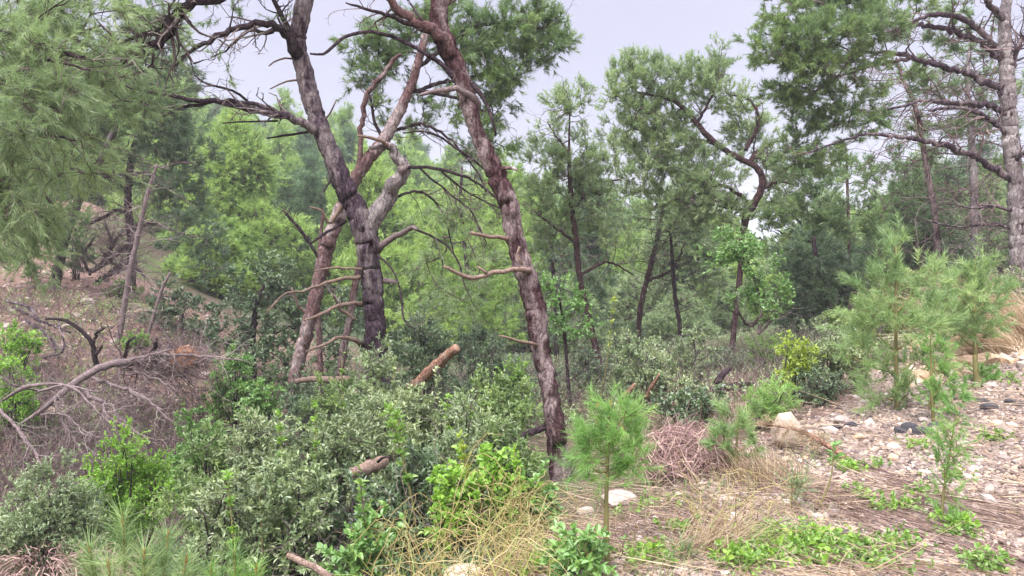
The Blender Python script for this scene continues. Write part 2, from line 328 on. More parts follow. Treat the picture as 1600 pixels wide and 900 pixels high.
MT['bark_grey'] = bark_mat('grey_lichen_bark', (.10, .085, .085), (.23, .20, .195), (.40, .36, .345), patch=.55, bark2=(.42, .38, .36))
MT['bark_dark'] = bark_mat('dark_bark', (.02, .015, .017), (.05, .036, .04), (.11, .085, .09), patch=.7)
MT['twig'] = twig_mat('grey_brown_twigs', [(0, (.05, .036, .036)), (.5, (.12, .092, .088)), (1, (.24, .20, .18))])
MT['twig_dark'] = twig_mat('dark_twigs', [(0, (.022, .016, .018)), (1, (.09, .07, .07))])
MT['twig_pale'] = twig_mat('bleached_dead_twigs', [(0, (.10, .072, .07)), (.5, (.23, .175, .165)), (1, (.38, .31, .29))])
MT['twig_mauve'] = twig_mat('mauve_dead_twigs', [(0, (.05, .034, .036)), (.5, (.14, .095, .097)), (1, (.28, .21, .20))])
MT['stem_green'] = twig_mat('green_brown_stems', [(0, (.10, .09, .04)), (1, (.26, .23, .10))])
MT['deadwood'] = bark_mat('bleached_dead_wood', (.08, .06, .06), (.20, .155, .15), (.34, .28, .27), patch=.6, scale=22, zs=1, bump=.3)
MT['wood_tan'] = bark_mat('tan_dead_branch', (.11, .075, .058), (.25, .18, .14), (.38, .29, .235), patch=.6, scale=25, zs=1, bump=.3)
MT['log_orange'] = bark_mat('orange_brown_log_bark', (.12, .06, .045), (.30, .17, .12), (.46, .30, .21), patch=.57, scale=16, zs=1, bump=.6, bark2=(.46, .36, .28))
MT['cut'] = twig_mat('sawn_wood', [(0, (.22, .13, .09)), (1, (.36, .24, .17))])
MT['rock'] = rock_mat('pale_limestone', [(0, (.16, .12, .105)), (.5, (.34, .275, .24)), (1, (.55, .48, .425))])
MT['rock_cream'] = rock_mat('cream_limestone', [(0, (.28, .21, .145)), (.5, (.44, .355, .27)), (1, (.58, .49, .39))], 6)
MT['rock_orange'] = rock_mat('ochre_limestone', [(0, (.34, .20, .11)), (.5, (.50, .35, .22)), (1, (.62, .52, .42))], 5)
MT['gravel'] = rock_mat('gravel_stones', [(0, (.06, .045, .04)), (.25, (.18, .135, .115)), (.6, (.36, .285, .24)), (.87, (.40, .28, .18)), (1, (.54, .46, .41))], 14)
MT['char'] = rock_mat('charred_wood', [(0, (.012, .012, .014)), (1, (.07, .065, .072))], 20)
MT['clay'] = rock_mat('orange_clay', [(0, (.22, .09, .045)), (1, (.48, .24, .13))], 10)

def ground_mat():
    m, t, N, Lk = newmat('ground_soil')
    a = N('ShaderNodeAttribute'); a.attribute_name = 'tint'; c = N('ShaderNodeTexCoord')
    def noise(s, d=6, r=.6):
        n = N('ShaderNodeTexNoise'); n.inputs['Scale'].default_value = s; n.inputs['Detail'].default_value = d; n.inputs['Roughness'].default_value = r
        Lk(c.outputs['Object'], n.inputs['Vector']); return n
    n1 = noise(1.3, 8, .7); n2 = noise(26, 6, .75); n3 = noise(.25, 5)
    soil = N('ShaderNodeValToRGB'); setramp(soil, [(.3, (.11, .066, .053)), (.5, (.21, .135, .11)), (.7, (.32, .225, .185))]); Lk(n2.outputs['Fac'], soil.inputs[0])
    lit = N('ShaderNodeValToRGB'); setramp(lit, [(.3, (.055, .042, .032)), (.55, (.13, .10, .075)), (.75, (.22, .17, .13))]); Lk(n2.outputs['Fac'], lit.inputs[0])
    grs = N('ShaderNodeValToRGB'); setramp(grs, [(.3, (.05, .085, .03)), (.7, (.14, .18, .07))]); Lk(n2.outputs['Fac'], grs.inputs[0])
    grv = N('ShaderNodeValToRGB'); setramp(grv, [(.3, (.15, .105, .085)), (.5, (.29, .22, .18)), (.7, (.43, .35, .29))]); Lk(n2.outputs['Fac'], grv.inputs[0])
    gm = N('ShaderNodeValToRGB'); setramp(gm, [(.45, (0, 0, 0)), (.6, (1, 1, 1))]); Lk(n1.outputs['Fac'], gm.inputs[0])
    def mx(f, A, B):
        q = N('ShaderNodeMix'); q.data_type = 'RGBA'
        if isinstance(f, float): q.inputs['Factor'].default_value = f
        else: Lk(f, q.inputs['Factor'])
        Lk(A, q.inputs['A']); Lk(B, q.inputs['B']); return q.outputs['Result']
    base = mx(gm.outputs[0], lit.outputs[0], grs.outputs[0])                 # tint 0..0.33 litter+grass, .5 soil, 1 gravel
    s1 = N('ShaderNodeMapRange'); s1.inputs['From Min'].default_value = .2; s1.inputs['From Max'].default_value = .5; Lk(a.outputs['Fac'], s1.inputs['Value'])
    s2 = N('ShaderNodeMapRange'); s2.inputs['From Min'].default_value = .6; s2.inputs['From Max'].default_value = .9; Lk(a.outputs['Fac'], s2.inputs['Value'])
    c1 = mx(s1.outputs['Result'], base, soil.outputs[0]); c2 = mx(s2.outputs['Result'], c1, grv.outputs[0])
    b = N('ShaderNodeBsdfDiffuse'); Lk(c2, b.inputs[0])
    bp = N('ShaderNodeBump'); bp.inputs['Strength'].default_value = .8; bp.inputs['Distance'].default_value = .05; Lk(n2.outputs['Fac'], bp.inputs['Height']); Lk(bp.outputs[0], b.inputs['Normal'])
    o = N('ShaderNodeOutputMaterial'); Lk(b.outputs[0], o.inputs[0]); return m

# ------------------------------------------------------------------ setting: ground, sea, haze
def grid_axis(lo, hi, mid, fine, n):
    u = np.linspace(-1, 1, n); k = 6.5
    s = np.sinh(k*u)/np.sinh(k); return np.where(s < 0, mid + s*(mid-lo), mid + s*(hi-mid))
gx = grid_axis(-420, 420, 0.0, 1, 420); gy = grid_axis(-60, 420, 5.0, 1, 380)
X, Y = np.meshgrid(gx, gy); Z = G(X, Y)
nx, ny = len(gx), len(gy)
i = np.arange(ny-1)[:, None]*nx + np.arange(nx-1)[None, :]
F = np.concatenate([np.stack([i, i+1, i+nx+1], -1).reshape(-1, 3), np.stack([i, i+nx+1, i+nx], -1).reshape(-1, 3)])
soil = np.exp(-(((X+11)/7.0)**2 + ((Y-17.2)/4.2)**2))*.9 + .6*np.exp(-(((X+17.5)/1.5)**2+((Y-29)/5)**2))
soil = np.clip(soil*1.3, 0, .55)
soil = np.maximum(soil, .5*np.clip(1-np.abs(Y-4)/5, 0, 1)*(X > -1))
tintg = np.maximum(soil, gravel_mask(X, Y))
mb = MB(); mb.add(np.stack([X, Y, Z], -1), F, 0, tintg.ravel(), True)
tag(mb.build('ground', ground_mat()), kind='structure')

mw, t_, N_, L_ = newmat('sea_water'); b_ = N_('ShaderNodeBsdfPrincipled'); b_.inputs['Base Color'].default_value = (.10, .16, .20, 1); b_.inputs['Roughness'].default_value = .25
nn_ = N_('ShaderNodeTexNoise'); nn_.inputs['Scale'].default_value = .3; bb_ = N_('ShaderNodeBump'); bb_.inputs['Strength'].default_value = .3
L_(nn_.outputs['Fac'], bb_.inputs['Height']); L_(bb_.outputs[0], b_.inputs['Normal']); o_ = N_('ShaderNodeOutputMaterial'); L_(b_.outputs[0], o_.inputs[0])
mb = MB(); S = 2200; mb.add([[-S, 150, -46], [S, 150, -46], [S, 2*S, -46], [-S, 2*S, -46]], [[0, 1, 2], [0, 2, 3]])
tag(mb.build('water', mw), kind='structure')

HAZE = 0.0012
if HAZE:
    mh, t_, N_, L_ = newmat('haze_air'); v_ = N_('ShaderNodeVolumePrincipled'); v_.inputs['Density'].default_value = HAZE
    v_.inputs['Color'].default_value = (.93, .94, 1.0, 1); v_.inputs['Anisotropy'].default_value = 0.0
    o_ = N_('ShaderNodeOutputMaterial'); L_(v_.outputs[0], o_.inputs['Volume'])
    x0, x1, y0, y1, z0, z1 = -2300, 2300, -100, 4500, -60, float(max(Z.max()+1.5, 34))
    V = [[x0, y0, z0], [x1, y0, z0], [x1, y1, z0], [x0, y1, z0], [x0, y0, z1], [x1, y0, z1], [x1, y1, z1], [x0, y1, z1]]
    Q = [(0, 3, 2, 1), (4, 5, 6, 7), (0, 1, 5, 4), (1, 2, 6, 5), (2, 3, 7, 6), (3, 0, 4, 7)]
    mb = MB(); mb.add(V, [t for q in Q for t in ((q[0], q[1], q[2]), (q[0], q[2], q[3]))])
    tag(mb.build('haze', mh), kind='stuff')

# ------------------------------------------------------------------ growing things
def traced(pts, d0, d1=None, step=.08, wob=.3):
    """(px, py, width_px) list -> smooth world polyline and radii"""
    d1 = d0 if d1 is None else d1
    ds = np.linspace(d0, d1, len(pts))
    W = np.array([np.append(P(p[0], p[1], d), p[2]*.5/FPX*d) for p, d in zip(pts, ds)])
    L = np.sum(np.linalg.norm(np.diff(W[:, :3], axis=0), axis=1))
    n = max(4, int(L/step)); c = catmull(W, n); r = np.maximum(c[:, 3], .002)
    q = c[:, :3].copy()
    if n > 5:
        j = rng.normal(size=(n, 3))*r[:, None]*wob; j[0] = 0; q += j
    return q, r
class Tree:
    def __init__(s, name, label, cat, trunk_px, d0, d1=None, bark='bark', group=None, sides=18, knob=.09, step=.05, ground=True):
        q, r = traced(trunk_px, d0, d1, step, .06); r = r*.85
        gz = Gxy(q[0])
        if ground and q[0][2] > gz-.1:
            k = max(2, int((q[0][2]-gz+.15)/step)); dirv = (q[0]-q[min(4, len(q)-1)]); dirv = dirv/abs(dirv[2]) if dirv[2] < -1e-3 else np.array([0, 0, -1.])
            ext = [q[0]+dirv*(q[0][2]-gz+.15)*u for u in np.linspace(1, 1/k, k)]
            gz2 = Gxy(ext[0]); q = np.vstack([ext, q]); r = np.concatenate([np.linspace(r[0]*1.25, r[0], k), r])
        s.base = (q[0][0], q[0][1], Gxy(q[0])); s.root = thing(name, s.base, label, cat, group)
        mb = MB(); tube(mb, q, r, sides, 0, knob, seed=int(abs(trunk_px[0][0]))); mb.build('trunk', MT[bark], s.root)
        s.skel = [q[::2]]; s.bark = bark
    def limb(s, pts, d0, d1=None, bark=None, sides=8, twigs=0, tl=.35, tm='twig', name='branch', skel=True, side_up=0.0, wob=.35):
        q, r = traced(pts, d0, d1, .07, wob)
        mb = MB(); tube(mb, q, r, sides, 0, .10, seed=int(abs(pts[0][1])))
        if twigs:
            idx = rng.integers(max(1, len(q)//5), len(q), twigs); O = q[idx]; D = unit(unit(np.gradient(q, axis=0))[idx]*.9 + rdir(twigs)*.9 + np.array([0, 0, side_up]))
            bare_twigs(mb, O, D, tl, 1, r[idx]*.45)
        o = mb.build(name, [MT[bark or s.bark], MT[tm]], s.root)
        if skel: s.skel.append(q)
        return o
    def crown(s, pads, mat='pine', tau=1.8, nl=.09, twig='twig', up=.5, out=.8, dmul=1., name='crown', kind='needle', shoot=.16, sub=.2, lw=.02, droop=0., thick=.0035, spread=(.35, 1.0), bare=.12):
        skel = np.concatenate(s.skel)
        mb = MB(); foliage(mb, skel, pads, tau, nl, up, out, kind, shoot, sub, lw, droop, thick, spread=spread, bare=bare)
        return mb.build(name, [MT[mat], MT[twig]], s.root)

def bare_twigs(mb, O, D, L, m, r0, seg=4, kids=2, tint=None):
    """crooked tapering twigs, each with side twigs"""
    n = len(O); L = np.broadcast_to(L, (n,))*rng.uniform(.4, 1.15, n); r0 = np.maximum(np.broadcast_to(r0, (n,)), .0022)
    tn = rng.random(n) if tint is None else np.broadcast_to(tint, (n,))
    A = O.copy(); d = D.copy()
    for k in range(seg):
        d = unit(d + rng.normal(size=(n, 3))*.28); B = A + d*(L/seg)[:, None]
        sticks(mb, A, B, r0*(1-k/seg*.75), r0*(1-(k+1)/seg*.75), m, tn)
        if kids and k >= 1:
            bare_twigs(mb, B, unit(d + rdir(n)*1.0), L*.42, m, r0*.5, 3, kids-1, tn)
        A = B
PXM = 1/736.
def foliage(mb, skel, pads, tau, nl, up, out, kind, shoot, sub, lw, droop, thick, spread=(.35, 1.0), bare=.12, grp=9):
    tips, outs, cent, ptn = [], [], [], []
    deps = []
    for pd in pads:
        px, py, rx, ry, d = pd[:5]; k = pd[5] if len(pd) > 5 else 1.0
        C = P(px, py, d); a = rx/FPX*d; b = ry/FPX*d; c = (a+b)*.5*(pd[6] if len(pd) > 6 else 1.0)
        area = math.pi*a*b; pw = d*PXM
        wd = max(.0016, (.50 if d < 5 else .62)*pw) if kind == 'needle' else lw
        ta = (.5*wd*nl) if kind == 'needle' else (.62*lw*nl)
        n = tau*k*area/(ta*.55)*(1.5 if kind == 'needle' and d > 4.5 else 1.15)
        if kind == 'needle': per = int(np.clip(.09/wd*3, 14, 46))
        else: per = 12
        nsh = max(6, int(n/per)); nsub = max(3, int(nsh/grp))
        u = rdir(nsub)*(rng.random(nsub)**.42)[:, None]
        rag = 1+.22*rng.normal(size=(nsub, 1))*.6
        T = C + u*np.array([a, c, b])*rag
        tips.append(T); outs.append(unit(u+1e-6)); cent.append(np.full(nsub, nsh/nsub)); ptn.append(np.full(nsub, rng.random())); deps.append(np.tile([[wd, per, sub if sub > 0 else .2]], (nsub, 1)))
    T = np.concatenate(tips); U = np.concatenate(outs); K = np.concatenate(cent); DP = np.concatenate(deps)
    # branches: every clump joins the nearest wood already there
    dist = np.array([np.min(np.linalg.norm(skel-t, axis=1)) for t in T]); order = np.argsort(dist)
    nodes = list(skel); par = [-1]*len(skel); tipnode = {}
    cap = len(skel)+len(T)*4+10; arr = np.zeros((cap, 3)); arr[:len(skel)] = skel; cnt = len(skel)
    for oi in order:
        t = T[oi]; dd = np.linalg.norm(arr[:cnt]-t, axis=1); j = int(np.argmin(dd)); A = arr[j].copy(); L = dd[j]
        kk = int(np.clip(L/.12, 1, 4)); prev = j
        for q in range(1, kk+1):
            f = q/kk; p = A+(t-A)*f + (rng.normal(size=3)*L*.07 if q < kk else 0); p[2] += L*.12*math.sin(math.pi*f)*(1 if droop == 0 else -1)
            arr[cnt] = p; par.append(prev); prev = cnt; cnt += 1
        tipnode[oi] = prev
    wgt = np.zeros(cnt)
    for oi, nd in tipnode.items(): wgt[nd] += 1
    for nd in range(cnt-1, len(skel)-1, -1): wgt[par[nd]] += wgt[nd] if par[nd] >= 0 else 0
    par = np.array(par)
    ii = np.arange(len(skel), cnt); rr = thick*np.sqrt(wgt)
    pr = np.where(par[ii] >= len(skel), rr[par[ii]], rr[ii]*1.15)
    sticks(mb, arr[par[ii]], arr[ii], np.minimum(pr, rr[ii]*1.5), rr[ii], 1, .45)
    # shoots
    m = np.maximum(1, np.round(K*rng.uniform(.35, 1.65, len(K)))).astype(int)
    idx = np.repeat(np.arange(len(T)), m); n = len(idx)
    inc = unit(arr[[tipnode[i] for i in range(len(T))]] - arr[[par[tipnode[i]] for i in range(len(T))]])
    D = unit(U[idx]*out + inc[idx]*.5 + rng.normal(size=(n, 3))*.55 + np.array([0, 0, up]))
    O = T[idx] + rng.normal(size=(n, 3))*DP[idx, 2:3]*.30
    Ls = shoot*rng.uniform(.5, 1.2, n)
    sticks(mb, T[idx], O+D*Ls[:, None]*.5, thick*.8, thick*.5, 1, .5)
    ct = np.concatenate(ptn)[idx]*.4 + rng.random(len(T))[idx]*.35 + rng.random(n)*.25
    hb = rng.random(n) > bare*.6
    if kind == 'needle':
        for wv in np.unique(DP[:, 0]):
            s_ = (DP[idx, 0] == wv) & hb
            if s_.any(): needles(mb, O[s_], D[s_], Ls[s_], int(DP[idx, 1][s_][0]), nl, wv, 0, spread, ct[s_])
    else:
        leaves(mb, O[hb], D[hb], Ls[hb], 12, nl, lw, 0, ct[hb])

#@@OBJECTS
# ------------------------------------------------------------------ placing helpers
def hit(px, py, lo=2.0, hi=60.0):
    ds = np.linspace(lo, hi, 900); pts = np.array([P(px, py, d) for d in ds]); g = G(pts[:, 0], pts[:, 1])
    k = np.nonzero(pts[:, 2] < g)[0]
    return float(ds[k[0]]) if len(k) else hi
def proj(x, y, z):
    v = z-CAMZ; f = y*CP - v*SP; u = y*SP + v*CP
    return 800+FPX*x/f, 450-FPX*u/f
def padw(x, y, z, rx, rz, k=1.0, dk=1.0):
    px, py = proj(x, y, z); return (px, py, rx*FPX/y, rz*FPX/y, y, k, dk)
def copy_thing(root, loc, rz, s, label=None, group=None):
    r = root.copy(); col.objects.link(r); r.location = loc; r.rotation_euler = (0, 0, rz); r.scale = s
    if label: r['label'] = label
    if group: r['group'] = group
    for ch in list(root.children):
        c = ch.copy(); col.objects.link(c); c.parent = r
        for g in ch.children:
            e_ = g.copy(); col.objects.link(e_); e_.parent = c
    return r

# ------------------------------------------------------------------ the wood on the far hillside
HG = 'pines in the wood on the far hillside'
def hill_pine(x, y, h, wdt, mat, label):
    z = float(G(np.array([x]), np.array([y]))[0]); root = thing('hillside_pine', (x, y, z), label, 'pine tree', HG)
    tp = np.array([[x, y, z-.3], [x+rng.normal()*.1, y, z+h*.4], [x+rng.normal()*.25, y, z+h*.92]]); q = catmull(tp, 14); r = np.linspace(.16, .03, 14)*h/6
    mb = MB(); tube(mb, q, r, 7, 0, .05); mb.build('trunk', MT['bark_dark'], root)
    pads = []
    for k in range(9):
        f = rng.uniform(.22, .97); rr = wdt*(1.15-f)*.62+.25; a = rng.uniform(0, 6.28); o = wdt*(1.02-f)*.62
        pads.append(padw(x+math.cos(a)*o, y+math.sin(a)*o, z+h*f, rr, rr*.75))
    pads.append(padw(x, y, z+h*.95, .35, .6))
    mb = MB(); foliage(mb, q[3:], pads, 2.6, .30 if y > 40 else .2, .8, .6, 'needle', .3, .5, .02, 0, .012, bare=.02)
    mb.build('crown', [MT[mat], MT['twig_dark']], root); return root
def hill_label(o_, x, y, m):
    px = 800+FPX*x/y
    band = 'high near the ridge' if y > 82 else ('halfway up' if y > 52 else 'low down')
    colm = 'left of the forked trunk' if px < 520 else ('between forked and curving trunks' if px < 790 else 'right of the curving trunk')
    if px < 230: colm = 'behind the overhanging sprays'
    kind_ = 'dark dense pine' if m == 'pine_fard' else 'light green pine'
    o_['label'] = '%s %s on the wooded hill %s' % (kind_, band, colm); o_['group'] = '%ss %s on the wooded hill %s' % (kind_, band, colm)
protos = []
spots = []
yy = 30.0
while yy < 112:
    sp = 2.9 + (yy-30)*.028; xx = -.62*yy
    while xx < .12*yy + 3:
        spots.append((xx+rng.uniform(-1, 1)*sp*.4, yy+rng.uniform(-1, 1)*sp*.45)); xx += sp
    yy += sp*1.05
spots = [s for s in spots if not (s[0] < -.4*s[1] and s[1] < 38) and not (-19.5 < s[0] < -15.5 and s[1] < 38)]
near = [s for s in spots if s[1] < 50]; far_ = [s for s in spots if s[1] >= 50]
random.shuffle(far_); spots = (near + far_)[:285]
spots.sort(key=lambda s: s[1])
lab = {'pine_far': 'light green pine growing in the mass of pines on the far hillside', 'pine_fard': 'dark green dense pine among lighter pines on the far hillside'}
gr = {'pine_far': HG, 'pine_fard': 'dark pines among the lighter ones on the far hillside'}
for k in range(7):
    x, y = spots[[0, 6, 13, 40, 70, 100, 140][k]]; m = 'pine_fard' if k in (2, 5) else 'pine_far'
    rt = hill_pine(x, y, [6.5, 5.2, 6.0, 7.5, 6.0, 6.6, 7.2][k], [2.7, 2.5, 3.0, 2.8, 3.0, 3.0, 3.3][k], m, lab[m]); rt['group'] = gr[m]; hill_label(rt, x, y, m); protos.append((rt, m))
used = {0, 6, 13, 40, 70, 100, 140}
for k, (x, y) in enumerate(spots):
    if k in used: continue
    c_ = random.random()
    if y > 46: pr, m = protos[random.choice([3, 4, 6] if c_ > .18 else [5])]
    else: pr, m = protos[random.choice([0, 1] if c_ > .2 else [2])]
    s = random.uniform(.62, 1.2); z = float(G(np.array([x]), np.array([y]))[0])
    c_ = copy_thing(pr, (x, y, z), random.uniform(0, 6.28), (s, s, s*random.uniform(.9, 1.25)), lab[m], gr[m]); hill_label(c_, x, y, m)
for k, (px, py, wd_) in enumerate(((340, 405, 2.6), (315, 380, 2.8), (360, 430, 2.4), (395, 400, 3.), (340, 440, 2.), (300, 420, 2.2), (420, 440, 2.4), (370, 370, 3.), (290, 350, 3.))):
    d_ = 24+k*1.2; x = P(px, 400, d_)[0]; z = float(G(np.array([x]), np.array([d_]))[0]); h_ = max(.35, (P(px, py-40, d_)[2]-z)/6.0); pr, m = protos[[0, 1, 3][k % 3]]
    copy_thing(pr, (x, d_, z), k*1.3, (max(h_, .5), max(h_, .5), h_), ('bright bushy pine, %s from left on the slope shoulder behind the dark olive tree' % ['first', 'second', 'third', 'fourth', 'fifth', 'sixth', 'seventh', 'eighth', 'ninth'][sorted([340, 315, 360, 395, 341, 300, 420, 370, 290]).index(px if k != 4 else 341)]), 'bushy pines on the slope shoulder')
# the valley woods right of the hill, low against the sea
VG = 'pines beyond the clearing seen between the middle trees'
VL = 'hazy pale green pine standing low in the gaps between the middle trunks'
vp = []
for (vx, vy, vh, vw) in ((6.0, 27.0, 5.5, 2.4), (13.0, 31.0, 5.0, 2.8)):
    rt = hill_pine(vx, vy, vh, vw, 'pine_grey', VL); rt['group'] = VG; rt['label'] = 'pale grey-green pine in the low valley between slim pine and crooked pine' if vx < 10 else 'pale grey-green pine in the low valley right of the crooked pine trunk'; rt['group'] = rt['label']+' group'; vp.append((rt, 'pine_grey'))
for k in range(64):
    y = random.uniform(24, 60); x = random.uniform(.0, .74)*y
    z = float(G(np.array([x]), np.array([y]))[0]); pr, m = (vp+protos)[random.choice([0, 1, 0, 1, 2, 3])]
    zt = CAMZ + (random.uniform(-40, 85))/FPX*y; s = np.clip((zt-z)/6.5, .3, 1.5)
    px = 800+FPX*x/y; far_w = 'further back' if y > 42 else 'nearer'; w_ = 'between curving trunk and slim pine' if px < 900 else ('between slim pine and crooked pine' if px < 1170 else 'right of the crooked pine trunk')
    copy_thing(pr, (x, y, z), random.uniform(0, 6.28), (s*1.25, s*1.25, s), 'hazy green pine in the low valley %s, %s' % (w_, far_w), 'hazy valley pines %s, %s' % (w_, far_w))

RG = 'hazy pines closing the view behind the right-hand trunks'
for k in range(52):
    y = random.uniform(19, 42); x = random.uniform(.42, .86)*y
    z = float(G(np.array([x]), np.array([y]))[0]); pr, m = (vp+protos)[random.choice([0, 1, 0, 1, 3, 4])]
    px = 800+FPX*x/y; w_ = 'left of the reddish crooked trunk' if px < 1430 else 'around the grey trunks at the right edge'; far_w = 'further back' if y > 30 else 'nearer'; zt = CAMZ + (random.uniform(30, 130)+(60 if px > 1420 else 0))/FPX*y; s = np.clip((zt-z)/6.5, .4, 1.4)
    copy_thing(pr, (x, y, z), random.uniform(0, 6.28), (s, s, s), 'grey-green pine in the dim backdrop %s, %s' % (w_, far_w), 'backdrop pines %s, %s' % (w_, far_w))

# ------------------------------------------------------------------ main trees
T = Tree('forked_pine', 'forked mauve-grey pine trunk with dead side branches, left of the curving one', 'pine tree',
    [(594, 660, 50), (588, 560, 43), (586, 510, 38), (584, 465, 38), (578, 415, 39), (571, 370, 43), (556, 325, 40), (535, 285, 37), (515, 235, 34), (497, 190, 32), (482, 140, 33), (470, 95, 31), (465, 60, 30), (472, 20, 31), (478, -25, 31), (470, -90, 28), (478, -180, 22), (490, -260, 14)], 8.8, 8.6)
T.limb([(572, 372, 30), (590, 330, 29), (606, 300, 26), (620, 278, 23), (630, 262, 19), (622, 245, 17), (612, 230, 14), (598, 225, 11), (584, 231, 7), (578, 229, 4)], 8.8, 8.5, 'bark_grey', 12)
T.limb([(624, 268, 16), (634, 262, 11), (641, 259, 7)], 8.6, 8.6, 'deadwood')
T.limb([(636, 262, 6), (665, 262, 5), (700, 268, 5), (735, 280, 4), (765, 300, 3), (790, 325, 2)], 8.6, 8.0, 'bark_dark', 6, 10, .5, 'twig')
T.limb([(612, 232, 7), (600, 222, 6), (575, 215, 5), (558, 212, 3)], 8.6, 8.3, 'wood_tan')
T.limb([(500, 205, 17), (482, 196, 15), (462, 188, 13), (435, 180, 11), (400, 172, 10), (365, 165, 8), (330, 158, 8), (300, 155, 7), (270, 150, 6), (230, 142, 5), (195, 135, 3)], 8.7, 7.6, 'bark', 9, 14, .45)
T.limb([(440, 182, 9), (420, 168, 8), (395, 162, 7), (360, 158, 7), (320, 160, 6), (285, 168, 5), (250, 185, 4)], 8.5, 7.8, 'bark', 7, 10, .4)
T.limb([(390, 163, 5), (375, 148, 4), (350, 138, 4), (325, 132, 3), (305, 118, 2)], 8.4, 8.0, 'bark_dark', 6, 5, .35)
T.limb([(482, 206, 4), (450, 211, 4), (416, 216, 2.5)], 8.7, 8.4, 'bark_dark', 5, name='branch'); T.limb([(435, 189, 3), (390, 190, 3), (348, 192, 2)], 8.4, 8.1, 'bark_dark', 5)
T.limb([(466, 88, 17), (452, 66, 15), (440, 50, 13), (420, 38, 11), (398, 37, 10), (370, 45, 9), (345, 55, 9), (318, 68, 7), (292, 86, 5), (268, 108, 3)], 8.6, 7.6, 'bark_dark', 9, 18, .5)
T.limb([(430, 42, 9), (415, 52, 7), (395, 46, 6), (370, 62, 4), (355, 78, 3), (330, 90, 2)], 8.5, 8.2, 'bark_dark', 6, 12, .4)
T.limb([(470, 85, 11), (455, 50, 10), (440, 25, 8), (425, -8, 6), (410, -40, 4)], 8.6, 8.2, 'bark_dark', 7, 8, .4)
T.limb([(500, 195, 4), (515, 178, 3), (526, 155, 2)], 8.7, 8.5, 'deadwood', 5); T.limb([(472, 125, 4), (448, 127, 3), (422, 139, 2)], 8.7, 8.5, 'wood_tan', 5); T.limb([(468, 92, 3), (440, 92, 3), (420, 103, 2)], 8.7, 8.4, 'wood_tan', 5)
T.limb([(577, 422, 6), (555, 420, 4), (520, 419, 3.5), (490, 424, 2)], 8.8, 8.2, 'wood_tan', 6)
T.limb([(575, 432, 8), (540, 435, 6), (505, 444, 5), (475, 455, 4), (448, 458, 3), (432, 470, 3), (415, 490, 2)], 8.8, 7.9, 'wood_tan', 6, 4, .25, 'twig_pale')
T.limb([(568, 476, 9), (548, 473, 6.5), (522, 480, 6), (500, 492, 5), (476, 500, 3)], 8.8, 8.1, 'wood_tan', 7)
T.limb([(566, 540, 9), (548, 529, 7), (525, 528, 6), (505, 540, 5), (478, 549, 3)], 8.8, 8.1, 'wood_tan', 7)
T.limb([(590, 438, 12), (606, 439, 9), (620, 441, 5)], 8.8, 8.8, 'deadwood', 7)
T.limb([(590, 392, 12), (604, 378, 10), (622, 368, 9), (636, 362, 8), (645, 355, 7), (652, 359, 4)], 8.8, 8.4, 'deadwood', 8)
T.limb([(647, 358, 4), (675, 370, 4), (700, 385, 3), (715, 410, 3), (728, 450, 2), (742, 480, 1.5)], 8.5, 8.0, 'bark_dark', 5, 8, .35)
T.limb([(590, 398, 4), (612, 420, 3), (625, 455, 3), (632, 500, 3), (650, 515, 2)], 8.6, 8.0, 'bark_dark', 5, 8, .3)
T.limb([(535, 322, 8), (515, 350, 5), (505, 330, 4), (485, 324, 3)], 8.8, 8.6, 'wood_tan', 6)
T.limb([(540, 345, 6), (512, 362, 5), (486, 380, 3)], 8.8, 8.3, 'bark_dark', 6)
T.limb([(520, 255, 5), (517, 280, 4), (505, 300, 3)], 8.7, 8.4, 'bark_dark', 5, 4, .2)
T.crown([(470, -170, 170, 60, 8.6), (330, -70, 90, 30, 8.0), (600, -140, 80, 40, 8.8), (435, 22, 16, 18, 8.3, .35), (345, 8, 55, 26, 8.2, .25), (360, 95, 45, 35, 8.0, .10)], 'pine', 1.3, .09)

T.limb([(655, 262, 4), (700, 300, 3), (735, 330, 3), (760, 380, 2)], 8.6, 8.3, 'bark_dark', 5, 26, .6, side_up=-.5)
T.limb([(690, 268, 4), (730, 300, 3), (790, 330, 2)], 8.4, 8.4, 'bark_dark', 5, 22, .5, side_up=-.4)
T = Tree('curving_pine', 'tall curving pine with reddish scarred bark right of the forked one', 'pine tree',
    [(878, 800, 62), (877, 755, 46), (872, 700, 38), (866, 655, 36), (858, 610, 32), (851, 575, 33), (843, 535, 36), (838, 490, 40), (828, 450, 39), (815, 410, 37), (803, 370, 33), (796, 325, 36), (783, 290, 36), (763, 245, 33), (746, 210, 26), (736, 175, 30), (722, 125, 33), (706, 88, 35), (690, 55, 35), (684, 20, 33), (694, -20, 31), (700, -90, 27), (690, -180, 20), (700, -260, 10)], 7.0, 7.3, 'bark_red', sides=22, knob=.12)
T.limb([(706, 88, 18), (692, 62, 18), (670, 45, 17), (645, 28, 15), (622, 10, 13), (605, -8, 11), (580, -40, 7)], 7.15, 6.8, 'bark_pink', 10, 6, .4)
T.limb([(694, 55, 10), (675, 48, 9), (640, 38, 8), (610, 24, 6), (585, 18, 5), (560, 10, 4), (540, 5, 2)], 7.15, 6.6, 'bark_dark', 7, 8, .4)
T.limb([(712, 125, 9), (697, 108, 8), (675, 90, 7), (645, 73, 6), (620, 60, 6), (590, 52, 5.5), (558, 52, 5.5), (535, 60, 5), (520, 72, 5), (505, 84, 4.5), (484, 84, 3)], 7.2, 6.7, 'bark', 7)
T.limb([(746, 165, 14), (735, 152, 11), (720, 142, 9), (700, 138, 9), (680, 142, 7), (655, 148, 5)], 7.2, 6.9, 'deadwood', 8)
T.limb([(738, 130, 7), (748, 145, 8), (760, 160, 5), (768, 185, 5), (776, 212, 3)], 7.1, 6.9, 'bark_dark', 6)
